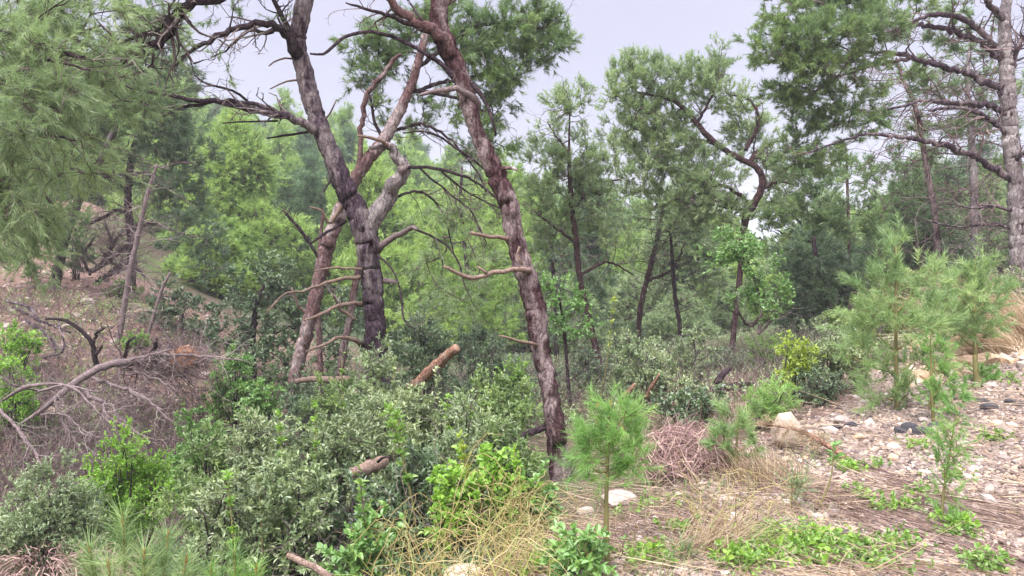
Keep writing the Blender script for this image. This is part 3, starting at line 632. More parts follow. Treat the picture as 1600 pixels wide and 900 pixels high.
T.limb([(830, 424, 9), (808, 421, 8), (785, 423, 7.5), (765, 426, 7.5), (748, 433, 7), (732, 433, 7), (716, 427, 6), (704, 420, 5), (694, 416, 4)], 7.0, 6.6, 'wood_tan', 8)
T.limb([(762, 427, 5), (750, 419, 4), (745, 416, 3)], 6.8, 6.8, 'wood_tan', 5)
T.limb([(802, 373, 9), (775, 371, 6.5), (755, 368, 6), (735, 364, 5)], 7.1, 6.8, 'wood_tan', 7)
T.limb([(840, 540, 6), (818, 535, 4.5), (800, 530, 4.5), (780, 524, 3)], 7.0, 6.6, 'wood_tan', 6)
T.limb([(784, 264, 8), (798, 262, 5), (808, 266, 4)], 7.1, 7.0, 'bark_pink', 6)
T.limb([(812, 385, 4), (808, 400, 4), (817, 414, 4)], 6.8, 6.8, 'wood_tan', 5)
T.limb([(775, 290, 5), (755, 262, 4), (725, 240, 4), (690, 215, 4), (660, 205, 3), (630, 208, 2)], 7.3, 7.8, 'bark_dark', 5, 12, .4)
T.crown([(700, -180, 150, 60, 7.3), (560, -90, 60, 30, 6.9)], 'pine', 1.2, .09)

T = Tree('leaning_pine', 'slender reddish pine leaning right behind the forked trunk', 'pine tree',
    [(446, 690, 23), (450, 655, 21), (458, 605, 22), (470, 550, 24), (484, 500, 25), (496, 450, 25), (508, 400, 26), (520, 360, 27), (535, 322, 26), (552, 285, 24), (575, 250, 23), (598, 222, 23), (616, 190, 21), (633, 155, 18), (647, 120, 16), (656, 90, 15), (668, 50, 14), (690, 15, 11), (720, -10, 8)], 11.6, 12.0, 'bark_pink', sides=14)
T.limb([(548, 290, 11), (560, 260, 9), (563, 225, 8), (566, 190, 8), (572, 155, 8), (585, 132, 8), (602, 112, 7), (616, 92, 7), (628, 86, 4)], 11.8, 11.6, 'bark_pink', 8)
T.limb([(650, 110, 7), (700, 70, 7), (750, 40, 6), (800, 35, 5), (850, 45, 3)], 12, 12.3, 'bark_dark', 7, 8, .6)
T.limb([(645, 140, 7), (700, 150, 5), (750, 170, 4), (790, 200, 3)], 12, 12.3, 'bark_dark', 6, 8, .6)
T.limb([(640, 145, 6), (690, 130, 6), (740, 120, 5), (800, 110, 3)], 12, 12.6, 'bark_dark', 6, 8, .5)
T.limb([(610, 205, 6), (660, 195, 5), (700, 215, 4), (740, 260, 3), (760, 300, 2)], 12, 12.2, 'bark_dark', 6, 14, .7)
T.limb([(600, 220, 6), (560, 300, 0.1)][0:1]+[(585, 190, 5), (578, 150, 4)], 12, 12, 'bark_dark', 6, 8, .5)
T.crown([(600, 95, 48, 35, 12.2), (570, 80, 38, 28, 12.0), (560, 120, 26, 26, 12.1, .8), (640, 55, 60, 36, 12.4), (700, 30, 55, 36, 12.2), (750, 60, 55, 42, 12.2, 1.3), (800, 40, 50, 38, 12.4, 1.2),
         (845, 28, 42, 30, 12.5, 1.2), (872, 62, 32, 24, 12.5), (845, 80, 42, 26, 12.4), (800, 100, 42, 32, 12.3, 1.2), (760, 125, 48, 34, 12.3, 1.1), (785, 160, 28, 34, 12.4), (770, 205, 34, 32, 12.4, .8), (740, 215, 28, 30, 12.3, .7),
         (700, 180, 42, 40, 12.4, .5), (650, 170, 34, 42, 12.4, .4), (600, 160, 28, 28, 12.3, .45), (790, 235, 16, 20, 12.5, .6), (640, 215, 34, 28, 12.3, .3), (720, 90, 40, 30, 12.0, .7), (590, 42, 25, 15, 12.4, .7)], 'pine', 2.0, .11, 'twig_dark')
for nm, lb, pts, d in (('slim_trunk', 'thin pale pine stem standing straight between leaning and forked trunks', [(502, 620, 9), (500, 560, 11), (497, 500, 11), (494, 440, 9), (500, 380, 7), (505, 330, 5)], 12.6),
                  ('slim_trunk', 'thin pinkish pine stem crossing just behind the forked trunk', [(527, 610, 13), (536, 550, 14), (546, 500, 13), (556, 440, 13), (568, 395, 13), (590, 350, 12), (612, 310, 10), (628, 280, 8), (636, 250, 6)], 12.2)):
    T = Tree('slim_pine', lb, 'pine tree', pts, d, d, 'bark_pink', sides=10)
    T.limb([(pts[3][0], pts[3][1]+60, 6), (pts[3][0]-25, pts[3][1]+40, 5), (pts[3][0]-38, pts[3][1]+10, 3)], d, d-.3, 'wood_tan', 5, 5, .3)
    if d < 12.5:
        T.limb([(612, 310, 5), (655, 300, 4), (690, 330, 3), (710, 400, 2)], d, d, 'twig' in MT and 'bark_dark', 5, 18, .7)
        T.crown([(690, 330, 50, 60, 12.5, .35), (720, 420, 60, 70, 12.8, .35), (660, 420, 40, 60, 12.6, .25), (700, 500, 60, 50, 12.6, .35)], 'pine_grey', 1.5, .11, 'twig_mauve', droop=1)

# overhanging pine at the left: limbs reach in from outside the frame
T = Tree('overhanging_pine', 'near pine with drooping long-needled sprays hanging over the left side', 'pine tree',
    [(-260, 700, 90), (-240, 400, 80), (-200, 150, 66), (-150, -60, 50), (-60, -180, 34)], 6.2, 6.2, 'bark')
T.limb([(-150, -60, 30), (60, -90, 26), (230, -40, 22), (345, -4, 16)], 6.2, 6.9, 'bark', 10)
T.limb([(350, -6, 14), (315, 2, 14), (292, 12, 16), (275, 30, 18), (258, 50, 16), (238, 68, 16), (215, 84, 10), (190, 100, 5)], 6.9, 6.7, 'bark_dark', 10, 26, .5)
T.limb([(285, 18, 9), (262, 30, 8), (240, 48, 7), (205, 62, 5), (180, 72, 4)], 6.9, 6.6, 'bark_dark', 7, 14, .5)
T.limb([(-210, 160, 26), (-100, 80, 18), (0, 60, 14), (70, 75, 9), (130, 90, 5)], 6.2, 5.6, 'bark_dark', 8, 16, .6)
T.limb([(-220, 230, 24), (-100, 180, 16), (-20, 140, 11), (30, 110, 8), (80, 95, 5), (140, 110, 3)], 6.2, 5.3, 'bark_dark', 8, 16, .5)
T.limb([(-220, 300, 24), (-100, 250, 14), (0, 225, 8), (60, 210, 6), (120, 220, 3)], 6.2, 5.2, 'bark_dark', 7, 12, .5)
T.crown([(40, 20, 70, 40, 6.0), (130, 25, 70, 36, 6.4), (215, 20, 52, 30, 6.8, .8), (60, 90, 60, 40, 5.6), (150, 100, 62, 40, 6.2, .8), (20, 150, 50, 50, 5.2), (100, 160, 62, 44, 5.6), (190, 150, 48, 44, 6.4, .8),
         (40, 230, 56, 50, 5.2), (120, 240, 52, 50, 5.8, .9), (20, 310, 46, 50, 5.6), (90, 320, 46, 46, 6.2, .85), (40, 385, 46, 44, 6.2, .8), (-40, 200, 60, 120, 5.6, .6), (270, 75, 26, 32, 7.4, .5), (-10, 60, 50, 50, 5.4, .8)],
        'pine_grey', 2.15, .095, 'twig', up=-.25, out=.35, shoot=.22, droop=1, spread=(.2, .75), bare=.2)

def simple_tree(name, label, cat, pts, d, bark, pads, mat, limbs=(), tau=1.6, nl=.11, twig='twig', group=None, kind='needle', lw=.03, up=.5, dead=0, sides=10, d1=None, **kw):
    T = Tree(name, label, cat, pts, d, d1, bark, group, sides=sides, step=.08)
    for l in limbs: T.limb(l, d, d+(rng.uniform(-.4, .4)), bark if bark != 'bark_pink' else 'bark', 6, 10, .55)
    if dead:
        q = T.skel[0]; n = dead; i_ = rng.integers(int(len(q)*.15), len(q), n); mb = MB()
        D = unit(rdir(n)*np.array([1, 1, .25]) + np.array([0, 0, .05])); bare_twigs(mb, q[i_], D, kw.pop('deadlen', 1.1), 0, .011, 5, 2); mb.build('dead_branches', MT[kw.pop('deadmat', 'twig_mauve')], T.root)
    kw.pop('deadlen', 0); kw.pop('deadmat', 0)
    if pads: T.crown(pads, mat, tau, nl, twig, up, .8, kind=kind, lw=lw, **kw)
    return T
# left slope
simple_tree('slope_pine', 'grey leaning trunk of the pine rising from the left earth slope', 'pine tree', [(86, 448, 18), (92, 410, 17), (103, 370, 16), (118, 325, 15), (138, 285, 14), (158, 250, 13), (180, 200, 11), (205, 140, 8), (225, 90, 5)], 17.5, 'bark',
    [(150, 200, 60, 50, 17.5), (220, 150, 50, 50, 17.5), (60, 250, 60, 50, 17.2), (90, 340, 50, 40, 17, .8), (30, 370, 50, 40, 17, 1), (40, 430, 34, 18, 16.8, .6), (60, 160, 60, 60, 17.8), (130, 90, 70, 50, 18)], 'pine', [[(150, 262, 6), (165, 275, 6), (205, 272, 5), (230, 268, 3)]], 1.7, .12)
simple_tree('slope_pine', 'dark dense drooping pine above the brown brushwood on the left slope', 'pine tree', [(205, 440, 16), (206, 380, 15), (200, 320, 13), (205, 250, 12), (225, 180, 9), (240, 110, 6)], 19, 'bark_dark',
    [(250, 130, 50, 50, 18.4, 1), (280, 190, 40, 44, 18, .9), (250, 220, 46, 44, 18, .8), (300, 250, 42, 46, 18.2, 1), (285, 310, 48, 44, 18, 1.1), (300, 370, 46, 36, 17.6, 1), (250, 290, 40, 40, 18, .6), (330, 410, 36, 30, 17.6, .8), (290, 120, 22, 40, 18, .8), (240, 60, 50, 50, 18.5, .9), (195, 230, 36, 40, 18.5, .6)],
    'pine_dark', [[(204, 330, 7), (180, 330, 6), (150, 345, 5), (130, 350, 3)], [(205, 290, 7), (240, 285, 5), (285, 300, 3)], [(203, 360, 6), (240, 350, 5), (290, 370, 3)]], 1.5, .13, 'twig_mauve', dead=60, deadlen=1.5)
simple_tree('bare_pine', 'pale bare leaning dead trunk with wispy side twigs on left slope', 'dead tree', [(188, 516, 11), (194, 480, 10), (202, 430, 10), (212, 385, 9), (222, 340, 9), (233, 295, 7), (246, 256, 4)], 15.2, 'deadwood', [], '', dead=46, deadlen=1.0, deadmat='twig_pale')
simple_tree('bare_pine', 'short thin dead stem leaning right beside the pale dead trunk', 'dead tree', [(238, 500, 6), (247, 470, 6), (256, 445, 6), (266, 425, 4)], 15.4, 'deadwood', [], '', dead=8, deadlen=.5)
# middle right trees
simple_tree('slim_pine', 'tall slim airy pine with one straight thin trunk against the sky', 'pine tree', [(944, 600, 13), (935, 560, 12), (925, 520, 12), (914, 470, 11), (905, 425, 11), (900, 380, 11), (895, 335, 10), (891, 290, 9), (889, 240, 5), (890, 190, 3), (891, 155, 1.2)], 14.5, 'bark_thin',
    [(880, 160, 30, 26, 14.5, .5), (912, 145, 14, 34, 14.5, .8), (890, 175, 14, 30, 14.5, .7), (870, 160, 12, 26, 14.5, .6), (862, 200, 26, 26, 14.5, .6), (860, 245, 44, 34, 14.5, .9), (925, 250, 42, 36, 14.6, .8), (850, 300, 44, 36, 14.6, .8), (920, 300, 44, 34, 14.6, .9), (870, 350, 46, 34, 14.6, .7), (940, 360, 44, 36, 14.7, .7), (850, 390, 36, 28, 14.6, .5), (920, 210, 26, 24, 14.6, .4)],
    'pine_grey', [[(890, 240, 4), (870, 215, 3), (855, 190, 2)], [(895, 330, 5), (930, 290, 4), (970, 280, 2)], [(900, 380, 5), (860, 350, 4), (835, 330, 2)], [(905, 430, 5), (950, 410, 4), (990, 430, 2)]], 1.9, .10, up=1.1, dead=40, deadlen=.8, deadmat='twig')
simple_tree('crooked_pine', 'pine whose dark crooked limb sweeps left through its wide pale crown', 'pine tree', [(1140, 600, 12), (1146, 520, 11), (1156, 430, 11), (1164, 345, 14), (1176, 322, 14), (1189, 298, 13), (1190, 276, 12), (1180, 260, 11), (1160, 250, 10), (1138, 238, 10), (1112, 218, 11), (1095, 200, 10), (1080, 182, 9), (1062, 164, 8), (1042, 154, 6), (1010, 147, 4)], 15.5, 'bark_thin',
    [(985, 115, 34, 32, 15.4, .9), (960, 145, 26, 26, 15.4, .8), (1000, 105, 22, 22, 15.4, .5), (1030, 125, 40, 32, 15.5, .9), (1000, 170, 50, 36, 15.6, .8), (1085, 130, 40, 36, 15.5, .9), (1122, 100, 26, 26, 15.5, .7), (1110, 140, 34, 34, 15.5, .8), (1160, 165, 36, 34, 15.6, .7), (1180, 220, 34, 36, 15.7, .7),
     (1060, 200, 50, 36, 15.8, .8), (1010, 225, 48, 36, 15.7, .9), (1070, 250, 60, 38, 15.6, 1.1), (1000, 275, 50, 34, 15.8, .9), (1110, 285, 52, 36, 15.5, 1.1), (1050, 310, 50, 30, 15.8, .9), (1130, 335, 50, 32, 15.4, .8), (1090, 300, 40, 26, 15.2, .9), (970, 215, 34, 34, 15.7, .6), (1125, 78, 12, 14, 15.5, .5), (1205, 250, 26, 30, 15.8, .8), (1160, 200, 30, 26, 15.8, .7), (1210, 300, 26, 22, 15.8, .7), (1040, 165, 44, 30, 15.8, .8), (1080, 335, 50, 26, 15.7, .8)],
    'pine_grey', [[(1170, 256, 9), (1186, 240, 8), (1196, 262, 7)], [(1165, 235, 6), (1182, 205, 6), (1184, 180, 5), (1170, 155, 4), (1140, 148, 2)], [(1090, 190, 5), (1105, 165, 4), (1122, 130, 2)], [(1120, 225, 7), (1100, 220, 5), (1090, 218, 3)], [(1175, 325, 8), (1150, 300, 6), (1120, 290, 5), (1080, 310, 3)], [(1172, 330, 7), (1140, 325, 5), (1100, 320, 4), (1060, 345, 2)], [(1192, 296, 4), (1215, 284, 4), (1240, 288, 2)]], 2.1, .10, up=1.0, sides=12)
simple_tree('slim_pine', 'thin pine leaning right below the wide pale crown, between it and the slim pine', 'pine tree', [(996, 560, 10), (1000, 490, 10), (1010, 440, 10), (1022, 395, 9), (1032, 350, 7), (1038, 310, 5)], 17.5, 'bark_thin',
    [(1020, 330, 50, 34, 17.6, .8), (960, 340, 40, 30, 17.6, .7), (1070, 360, 30, 30, 17.6, .6), (985, 400, 24, 20, 17.5, .3)], 'pine_grey', [[(1010, 440, 5), (1050, 420, 4), (1070, 380, 2)]], 1.3, .12, dead=50, deadlen=1.2, deadmat='twig')
simple_tree('slim_pine', 'dark thin bent stem right of the thin leaning pine', 'pine tree', [(1064, 560, 9), (1062, 510, 8), (1056, 470, 8), (1052, 430, 8), (1050, 395, 6), (1046, 350, 4)], 16.8, 'bark_dark',
    [(1060, 370, 34, 24, 16.8, .5), (1090, 400, 24, 24, 16.8, .5)], 'pine_dark', (), 1.2, .12, dead=40, deadlen=1.0, deadmat='twig')
simple_tree('broadleaf_tree', 'small broadleaf tree with glossy green clumps in front of the crooked pine', 'tree', [(1180, 560, 7), (1186, 520, 6), (1190, 480, 6), (1180, 440, 5), (1165, 400, 4)], 12.5, 'bark_red',
    [(1150, 385, 46, 22, 12.5, .9), (1180, 400, 44, 24, 12.4, .9), (1130, 410, 30, 20, 12.5, .6), (1195, 455, 40, 26, 12.3, 1), (1165, 470, 34, 26, 12.4, .8), (1215, 475, 22, 22, 12.3, .7), (1120, 380, 26, 16, 12.6, .7)], 'leaf_green',
    [[(1190, 490, 5), (1170, 510, 4), (1150, 480, 3)], [(1186, 520, 5), (1215, 490, 3), (1220, 470, 2)]], 1.8, .075, kind='leaf', lw=.032)
simple_tree('dark_pine', 'dense dark bluish pine mass low behind the yellow-green shrub', 'pine tree', [(1300, 540, 12), (1295, 480, 11), (1280, 420, 9), (1270, 370, 7)], 18, 'bark_dark',
    [(1270, 400, 50, 34, 18, 1.3), (1300, 440, 44, 34, 18, 1.3), (1250, 460, 40, 40, 18, 1.2), (1290, 500, 46, 34, 18, 1.2), (1240, 510, 30, 30, 18, 1), (1330, 480, 34, 34, 18, 1), (1245, 425, 34, 30, 18, 1), (1340, 430, 30, 30, 18, .8)], 'pine_dark', (), 1.9, .14, 'twig_dark')
simple_tree('middle_pine', 'mid green pine behind the dark pine with a long dead branch slanting down', 'pine tree', [(1330, 520, 8), (1328, 440, 7), (1326, 360, 6), (1324, 290, 5), (1322, 240, 3)], 19.5, 'bark_pink',
    [(1280, 300, 46, 30, 19, .8), (1250, 330, 36, 26, 19, .8), (1330, 330, 40, 30, 19.5, .7), (1370, 290, 36, 26, 19.4, .6), (1300, 360, 50, 28, 19, .9), (1230, 290, 30, 22, 19, .6), (1370, 350, 36, 30, 19, .8), (1410, 330, 36, 26, 19, .6), (1210, 340, 24, 22, 18.6, .6), (1240, 270, 34, 22, 19.3, 1), (1290, 265, 34, 20, 19.4, 1), (1230, 330, 34, 26, 19, 1), (1340, 270, 30, 24, 19.3, .9), (1400, 280, 30, 30, 19.6, .9), (1270, 345, 40, 26, 19.2, 1), (1215, 370, 34, 28, 19, 1.1), (1195, 330, 30, 24, 18.8, 1), (1225, 315, 26, 22, 18.8, .9)], 'pine', [[(1335, 425, 6), (1310, 400, 6), (1280, 382, 5), (1240, 372, 4), (1215, 360, 2)]], 1.5, .13, up=.8)
# right pines
T = Tree('right_pine', 'large grey-barked pine at the right edge with long layered limbs reaching left', 'pine tree',
    [(1592, 470, 34), (1591, 435, 28), (1590, 380, 27), (1588, 330, 27), (1586, 280, 26), (1580, 230, 26), (1577, 190, 26), (1574, 150, 26), (1572, 105, 24), (1570, 70, 22), (1570, 30, 19), (1573, -20, 17), (1570, -120, 13), (1580, -200, 8)], 13, 13, 'bark_grey')
RL = [[(1572, 88, 10), (1560, 78, 9), (1545, 62, 9), (1520, 38, 9), (1490, 25, 8), (1460, 22, 7), (1430, 30, 5), (1400, 45, 4), (1370, 55, 2)],
      [(1568, 95, 10), (1550, 82, 9), (1525, 62, 8), (1490, 48, 8), (1450, 40, 7), (1420, 38, 6), (1370, 32, 4), (1300, 30, 3)],
      [(1576, 150, 11), (1560, 138, 11), (1535, 125, 10), (1505, 110, 9), (1475, 102, 9), (1440, 95, 8), (1415, 88, 8), (1395, 83, 6), (1350, 82, 4), (1290, 92, 3)],
      [(1420, 92, 6), (1380, 98, 5), (1340, 110, 4), (1300, 122, 3)],
      [(1577, 175, 9), (1545, 165, 9), (1510, 162, 8), (1475, 160, 7), (1440, 158, 5), (1400, 168, 4), (1350, 175, 3)],
      [(1578, 215, 9), (1560, 195, 8), (1530, 178, 7), (1495, 168, 5), (1450, 172, 4)],
      [(1584, 285, 11), (1560, 268, 10), (1525, 245, 9), (1490, 232, 9), (1455, 222, 8), (1420, 215, 7), (1390, 212, 6), (1350, 210, 4), (1300, 225, 3), (1260, 240, 2)],
      [(1568, 30, 9), (1550, 12, 9), (1530, -8, 6), (1480, -20, 4)],
      [(1583, 260, 7), (1600, 240, 6), (1625, 225, 4)], [(1577, 120, 9), (1590, 80, 8), (1605, 50, 5)], [(1575, 90, 8), (1600, 60, 7), (1640, 30, 4)],
      [(1588, 330, 6), (1555, 322, 5), (1520, 325, 4), (1480, 318, 2)], [(1588, 360, 5), (1550, 350, 4), (1500, 355, 3), (1450, 345, 2)]]
for l in RL: T.limb(l, 13, 12.6+rng.uniform(-.5, .5), 'bark', 8, 13, .7, 'twig_mauve')
T.crown([(1225, 20, 42, 26, 12.6, 1.1), (1270, 15, 50, 28, 12.9, 1.1), (1330, 5, 50, 26, 12.8, 1.1), (1205, 50, 22, 14, 12.6, 1), (1395, 8, 46, 22, 13.2), (1215, 82, 44, 24, 12.4, 1.2), (1265, 62, 48, 28, 12.2, 1.2), (1320, 48, 46, 28, 12.2, 1.3), (1370, 40, 40, 26, 12.4, 1.1), (1255, 100, 50, 22, 12.4, 1.2),
         (1300, 95, 44, 24, 12.4, 1.1), (1350, 95, 36, 20, 12.6, .7), (1225, 135, 38, 22, 12.6, 1.2), (1270, 150, 46, 24, 12.6, 1.2), (1235, 165, 32, 16, 12.6, 1.1), (1330, 150, 40, 22, 12.8, .8), (1310, 180, 46, 24, 12.8, 1.1), (1260, 190, 30, 16, 12.8, 1), (1375, 190, 34, 20, 12.8, .7),
         (1250, 225, 32, 20, 12.8, 1.1), (1240, 255, 28, 20, 12.8, 1.2), (1285, 250, 34, 20, 12.8, .9), (1330, 225, 34, 16, 12.9, .6), (1440, 60, 30, 18, 13.5, .4), (1470, 140, 34, 16, 13.6, .4), (1440, 10, 34, 16, 13.2, .6), (1500, 12, 30, 16, 13.4, .6), (1400, 50, 34, 18, 13, .7), (1420, 110, 34, 18, 13.3, .5), (1480, 60, 34, 16, 13.5, .5), (1510, 190, 34, 16, 13.8, .5), (1540, 30, 24, 14, 13.8, .5), (1400, 150, 30, 16, 13.2, .5), (1440, 205, 34, 14, 13.5, .4), (1180, 70, 18, 14, 12.4, 1)], 'pine', 2.5, .10, 'twig_mauve', up=.45, sub=.13)
simple_tree('right_pine', 'grey trunk with bare lower twigs just left of the large right-edge pine', 'pine tree', [(1528, 440, 16), (1524, 400, 15), (1522, 340, 14), (1521, 280, 13), (1519, 230, 12), (1515, 180, 10), (1512, 130, 8), (1514, 80, 5)], 17, 'bark_grey',
    [(1480, 130, 40, 26, 17, .9), (1540, 120, 40, 24, 17.4, .8), (1500, 190, 46, 24, 17.2, .8), (1560, 210, 34, 22, 17.4, .8), (1470, 250, 36, 24, 17.2, .6), (1550, 270, 36, 24, 17, .6), (1500, 80, 40, 26, 17.4, .8), (1440, 200, 30, 20, 17, .6), (1590, 150, 26, 30, 17.5, .8), (1595, 350, 22, 28, 17.8, .8), (1545, 330, 30, 22, 17.6, .7), (1490, 310, 30, 20, 17.6, .6), (1560, 390, 30, 20, 17.6, .7), (1530, 160, 30, 20, 17.8, .8)],
    'pine', (), 1.3, .12, 'twig_mauve', dead=130, deadlen=2.0)
simple_tree('right_pine', 'thin reddish crooked trunk with grey dead twigs, second left of the right-edge pine', 'pine tree', [(1468, 430, 12), (1464, 380, 11), (1460, 330, 11), (1452, 285, 10), (1444, 240, 9), (1438, 200, 8), (1428, 160, 8), (1412, 125, 7), (1400, 90, 4)], 16, 'bark_red',
    [(1400, 250, 40, 26, 16.5, .6), (1430, 120, 40, 26, 16.5, .6), (1380, 150, 36, 24, 16.5, .6), (1350, 280, 34, 24, 16.5, .5), (1380, 330, 34, 24, 16.5, .5), (1430, 300, 34, 24, 16.6, .6), (1470, 200, 30, 20, 16.6, .7), (1410, 370, 34, 20, 16.6, .6), (1460, 360, 30, 20, 16.6, .5)],
    'pine', (), 1.3, .12, 'twig_mauve', dead=130, deadlen=1.8)
# infill pines: behind the forked and curving trunks
simple_tree('middle_pine', 'pale bright pine between the forked and curving trunks, further back', 'pine tree', [(740, 570, 10), (735, 480, 9), (728, 400, 8), (720, 320, 7), (722, 260, 4)], 24, 'bark',
    [(720, 330, 40, 34, 24), (690, 390, 44, 34, 24), (750, 390, 44, 36, 24), (680, 450, 44, 34, 24), (740, 460, 50, 38, 24, 1.1), (800, 450, 36, 40, 24, 1.1), (700, 510, 50, 30, 23.6), (780, 510, 46, 30, 23.6), (810, 300, 20, 34, 24, 1.2), (800, 380, 30, 34, 24, 1), (640, 500, 34, 34, 23.6, .9), (640, 330, 30, 30, 24.6, .7)], 'pine_far', (), 1.4, .17, up=.8)
simple_tree('middle_pine', 'grey-green pine filling the gap just right of the curving trunk', 'pine tree', [(870, 560, 9), (868, 480, 8), (862, 400, 7), (858, 340, 5)], 20, 'bark_dark',
    [(870, 380, 36, 30, 20, .8), (900, 430, 40, 30, 20, .8), (860, 450, 36, 34, 20, .9), (920, 480, 40, 30, 20, .8), (870, 510, 44, 30, 19.6, .9), (950, 450, 36, 30, 20, .6), (960, 520, 40, 26, 20, .8)], 'pine_dark', (), 1.3, .14, dead=60, deadlen=1.5, deadmat='twig')
simple_tree('broadleaf_tree', 'small bright broadleaf tree touching the right side of the curving trunk', 'tree', [(885, 560, 6), (880, 500, 6), (872, 460, 4)], 10.5, 'bark_dark',
    [(868, 450, 30, 24, 10.5, .7), (895, 478, 34, 26, 10.5, .7), (880, 520, 34, 30, 10.4, .5), (910, 500, 24, 22, 10.4, .4)], 'leaf_green', (), 1.5, .06, kind='leaf', lw=.026)
simple_tree('holm_oak', 'dark olive-green rounded tree behind the leaning pine, left side', 'tree', [(398, 600, 12), (395, 540, 11), (400, 480, 9), (415, 440, 6)], 15, 'bark_dark',
    [(420, 420, 34, 24, 15), (390, 450, 40, 30, 15), (440, 460, 38, 34, 15), (380, 500, 44, 34, 15), (430, 520, 44, 40, 15, 1.1), (390, 560, 44, 34, 14.6, 1), (450, 570, 34, 40, 14.6, 1.1), (350, 530, 30, 30, 15, .8), (460, 500, 30, 40, 15, 1), (520, 520, 40, 50, 15.4, .9), (500, 600, 50, 30, 14.8, .9), (560, 480, 30, 50, 15.6, .8)], 'leaf_dark', (), 1.9, .075, kind='leaf', lw=.032, twig='twig_dark')
simple_tree('holm_oak', 'dark low rounded tree on the slope right of the thin dead stem', 'tree', [(290, 560, 9), (288, 520, 8), (285, 490, 5)], 16.5, 'bark_dark',
    [(270, 480, 40, 28, 16.5), (310, 500, 38, 28, 16.4), (260, 450, 26, 22, 16.5, .8), (290, 525, 44, 22, 16.2)], 'leaf_dark', (), 1.9, .08, kind='leaf', lw=.034, twig='twig_dark')
# ------------------------------------------------------------------ bushes
def bush(name, label, cat, px, top, hw, d, mat, ll=.05, lw=.017, tau=2.1, lobes=4, twig='twig', group=None, kind='leaf', nl=.07, up=.5, low=None, depthk=1.0, loc_up=.0, stemr=.009, wild=7):
    x = P(px, 400, d)[0]; z = float(G(np.array([x]), np.array([d]))[0]); root = thing(name, (x, d, z), label, cat, group)
    zt = P(px, top, d)[2]; h = max(.22, zt-z); W = hw/FPX*d
    if low is not None: h0 = zt-P(px, low, d)[2]
    else: h0 = h*.96
    pads = []; skel = []; mbw = MB()
    for k in range(lobes):
        a = (k+rng.random()*.6)/lobes*6.283; f = rng.uniform(.35, .62) if lobes > 1 else 0
        rz_ = h0*rng.uniform(.26, .36) if lobes > 1 else h0*.5; rx_ = W*rng.uniform(.45, .6) if lobes > 1 else W
        cx, cy = x+math.cos(a)*W*f, d+math.sin(a)*W*f*depthk; cz = zt - rz_ - (h0-2*rz_)*rng.uniform(0, 1) if k else zt-rz_
        pads.append(padw(cx, cy, cz, rx_, rz_, 1, depthk))
    if lobes > 2: pads.append(padw(x, d, zt-h0*.45, W*.7, h0*.45, 1.0, depthk))
    if wild:
        for k in range(wild):
            a = rng.uniform(0, 6.283); f = rng.uniform(0, .85); rr_ = .05+.03*rng.random()
            pads.append(padw(x+math.cos(a)*W*f, d+math.sin(a)*W*f-.03, zt-h0*(.42*f*f)+rng.uniform(-.04, .12), rr_, rr_*1.7, .9))
    for p in pads:
        c = P(p[0], p[1], p[4]); b0 = np.array([x, d, z-.06])+rng.normal(size=3)*np.array([.05, .05, 0])
        q = catmull([b0, b0*.5+c*.5+rng.normal(size=3)*.05*np.array([1, 1, 0])+np.array([0, 0, .05*h]), c], 10)
        tube(mbw, q, np.linspace(stemr*1.3, stemr*.5, 10), 5, 0, .05); skel.append(q[4:])
    mbw.build('stem', MT['bark_dark' if twig != 'stem_green' else 'bark'], root)
    mb = MB(); foliage(mb, np.concatenate(skel), pads, tau*.85, nl if kind == 'needle' else ll, up, .9, kind, .13, .10, lw, 0, .0028, bare=.1)
    mb.build('foliage', [MT[mat], MT[twig]], root); return root
BG = 'grey-green bushes filling the hollow'
